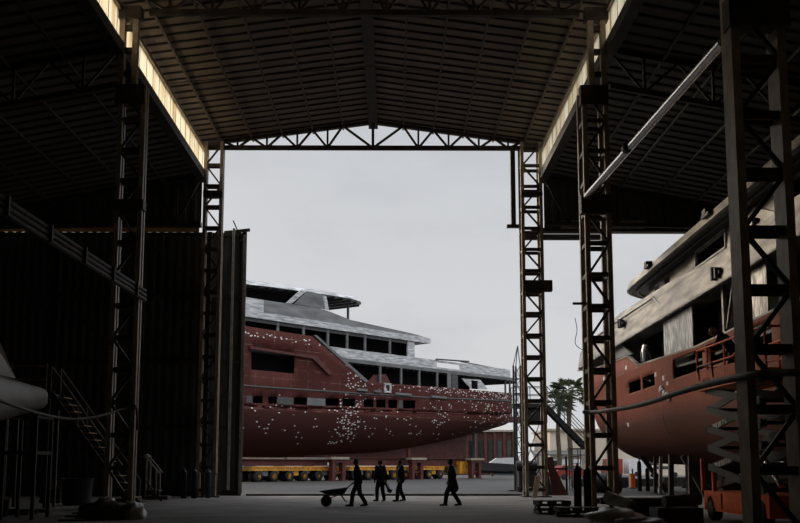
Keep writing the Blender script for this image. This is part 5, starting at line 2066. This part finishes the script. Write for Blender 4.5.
def vehicle(name, cat, loc, rz, m, label, L=4.4, W=1.75, H=1.5, van=False):
    t = empty(name, loc, label, cat, 'vehicles in the yard', rz)
    pr = [(-L / 2, .35), (L / 2, .35), (L / 2, .75), (L * .46, .9), (L * .28, .98), (L * .14, H), (-L * .30, H), (-L * .46, .98), (-L / 2, .9)]
    if van:
        pr = [(-L / 2, .35), (L / 2, .35), (L / 2, .9), (L * .36, 1.1), (L * .24, H), (-L * .49, H), (-L / 2, 1.2)]
    MB().prism([(x, -W / 2, z) for x, z in pr], (0, W, 0)).build('body', M[m], t, world=False)
    zz = H * .68
    wp = [(L * .26, zz - .02), (L * .15, H - .1), (-L * .28, H - .1), (-L * .40, zz - .02)] if not van else [(L * .34, H * .6), (L * .24, H - .15), (L * .06, H - .15), (L * .06, H * .6)]
    for y in (-W / 2 - .01, W / 2 - .01):
        MB().prism([(x, y, z) for x, z in wp], (0, .02, 0)).build('window', M['glass'], t, world=False)
    for x in (-L * .3, L * .3):
        for y in (-W / 2 + .05, W / 2 - .05):
            b = MB()
            wheel_mesh(b, .32, .2)
            b.v = [v + Vector((x, y, .32)) for v in b.v]
            b.build('wheel', M['tyre'], t, world=False)
    return t


q = gr(561, 477)
vehicle('van', 'van', (q.x, q.y, 0), PI * .9, 'tent', 'white van parked beyond the leaning red plate', 5.2, 2.0, 2.3, True)
q = gr(571, 479.5)
vehicle('car', 'car', (q.x, q.y, 0), PI * .1, 'car_red', 'red car parked behind the scaffold tower', 4.2)
for px, m, lb in ((612, 'car_red', 'red van parked beyond the right hull, behind the right inner column'), (645, 'tent', 'white van parked beyond the props under the right hull')):
    q = gr(px, 476)
    vehicle('van', 'van', (q.x, q.y, 0), PI * (.5 if px == 612 else .05), m, lb, 5.5, 2.0, 2.4, True)
q = gr(664, 477)
vehicle('car', 'car', (q.x, q.y, 0), 0, 'cream', 'pale car beyond the pale upright prop', 4.2)
q = gr(567, 474)
t = empty('canvas_tent', (q.x, q.y, 0), 'white canvas tent behind the access stair', 'tent')
MB().add([(q.x - 2, q.y, 1.9), (q.x + 2, q.y, 1.9), (q.x + 2, q.y + 4, 1.9), (q.x - 2, q.y + 4, 1.9), (q.x, q.y + 2, 3.3)], [(0, 1, 4), (1, 2, 4), (2, 3, 4), (3, 0, 4), (0, 3, 2, 1)]).build('canopy', M['tent'], t)
for dx in (-1.95, 1.95):
    for dy in (.05, 3.95):
        MB().box(q.x + dx - .05, q.x + dx + .05, q.y + dy - .05, q.y + dy + .05, 0, 1.9).build('pole', M['frame_grey'], t)


def palm(x, y, h, r, label, seed):
    rr = random.Random(seed)
    t = empty('palm_tree', (x, y, 0), label, 'palm tree', 'palms in the yard')
    pts = [(x + .02 * i * math.sin(i), y, h * i / 8) for i in range(9)]
    MB().tube(pts, [.32 - .012 * i for i in range(9)], 10).build('trunk', M['bark'], t)
    b = MB()
    for k in range(46):
        a = rr.uniform(0, 2 * PI)
        el = rr.uniform(-.55, 1.25)
        L = r * rr.uniform(.8, 1.1)
        d = Vector((math.cos(a) * math.cos(el), math.sin(a) * math.cos(el), math.sin(el)))
        c0 = Vector((x, y, h))
        c1 = c0 + d * L * .55
        sd = d.cross(Vector((0, 0, 1))).normalized()
        up = sd.cross(d)
        b.tube([c0, c1], .025, 4)
        for j in range(9):
            f = (j - 4) / 4
            tip = c1 + (d * math.cos(f * 1.25) + sd * math.sin(f * 1.25)) * L * .55 * (1 - .25 * abs(f)) - Vector((0, 0, .22 * L * (1 - .3 * abs(f))))
            m1 = (c1 + tip) / 2 + Vector((0, 0, .06 * L))
            wv = (d * -math.sin(f * 1.25) + sd * math.cos(f * 1.25)) * .07
            th = up * .012
            b.add([c1 - th, m1 - wv, tip, m1 + wv, c1 + th, m1 - wv + th, m1 + wv + th],
                  [(0, 1, 2), (0, 2, 3), (4, 2, 5), (4, 6, 2), (0, 4, 5, 1), (0, 3, 6, 4)])
    b.build('frond_crown', M['leaf'], t)
    return t


q = at(569, 392, 122)
palm(q.x, q.y, q.z - .3, 2.6, 'taller fan palm standing beyond the access stair', 3)
q = at(558, 402, 128)
palm(q.x, q.y, q.z - .3, 2.1, 'lower fan palm left of the taller one', 5)
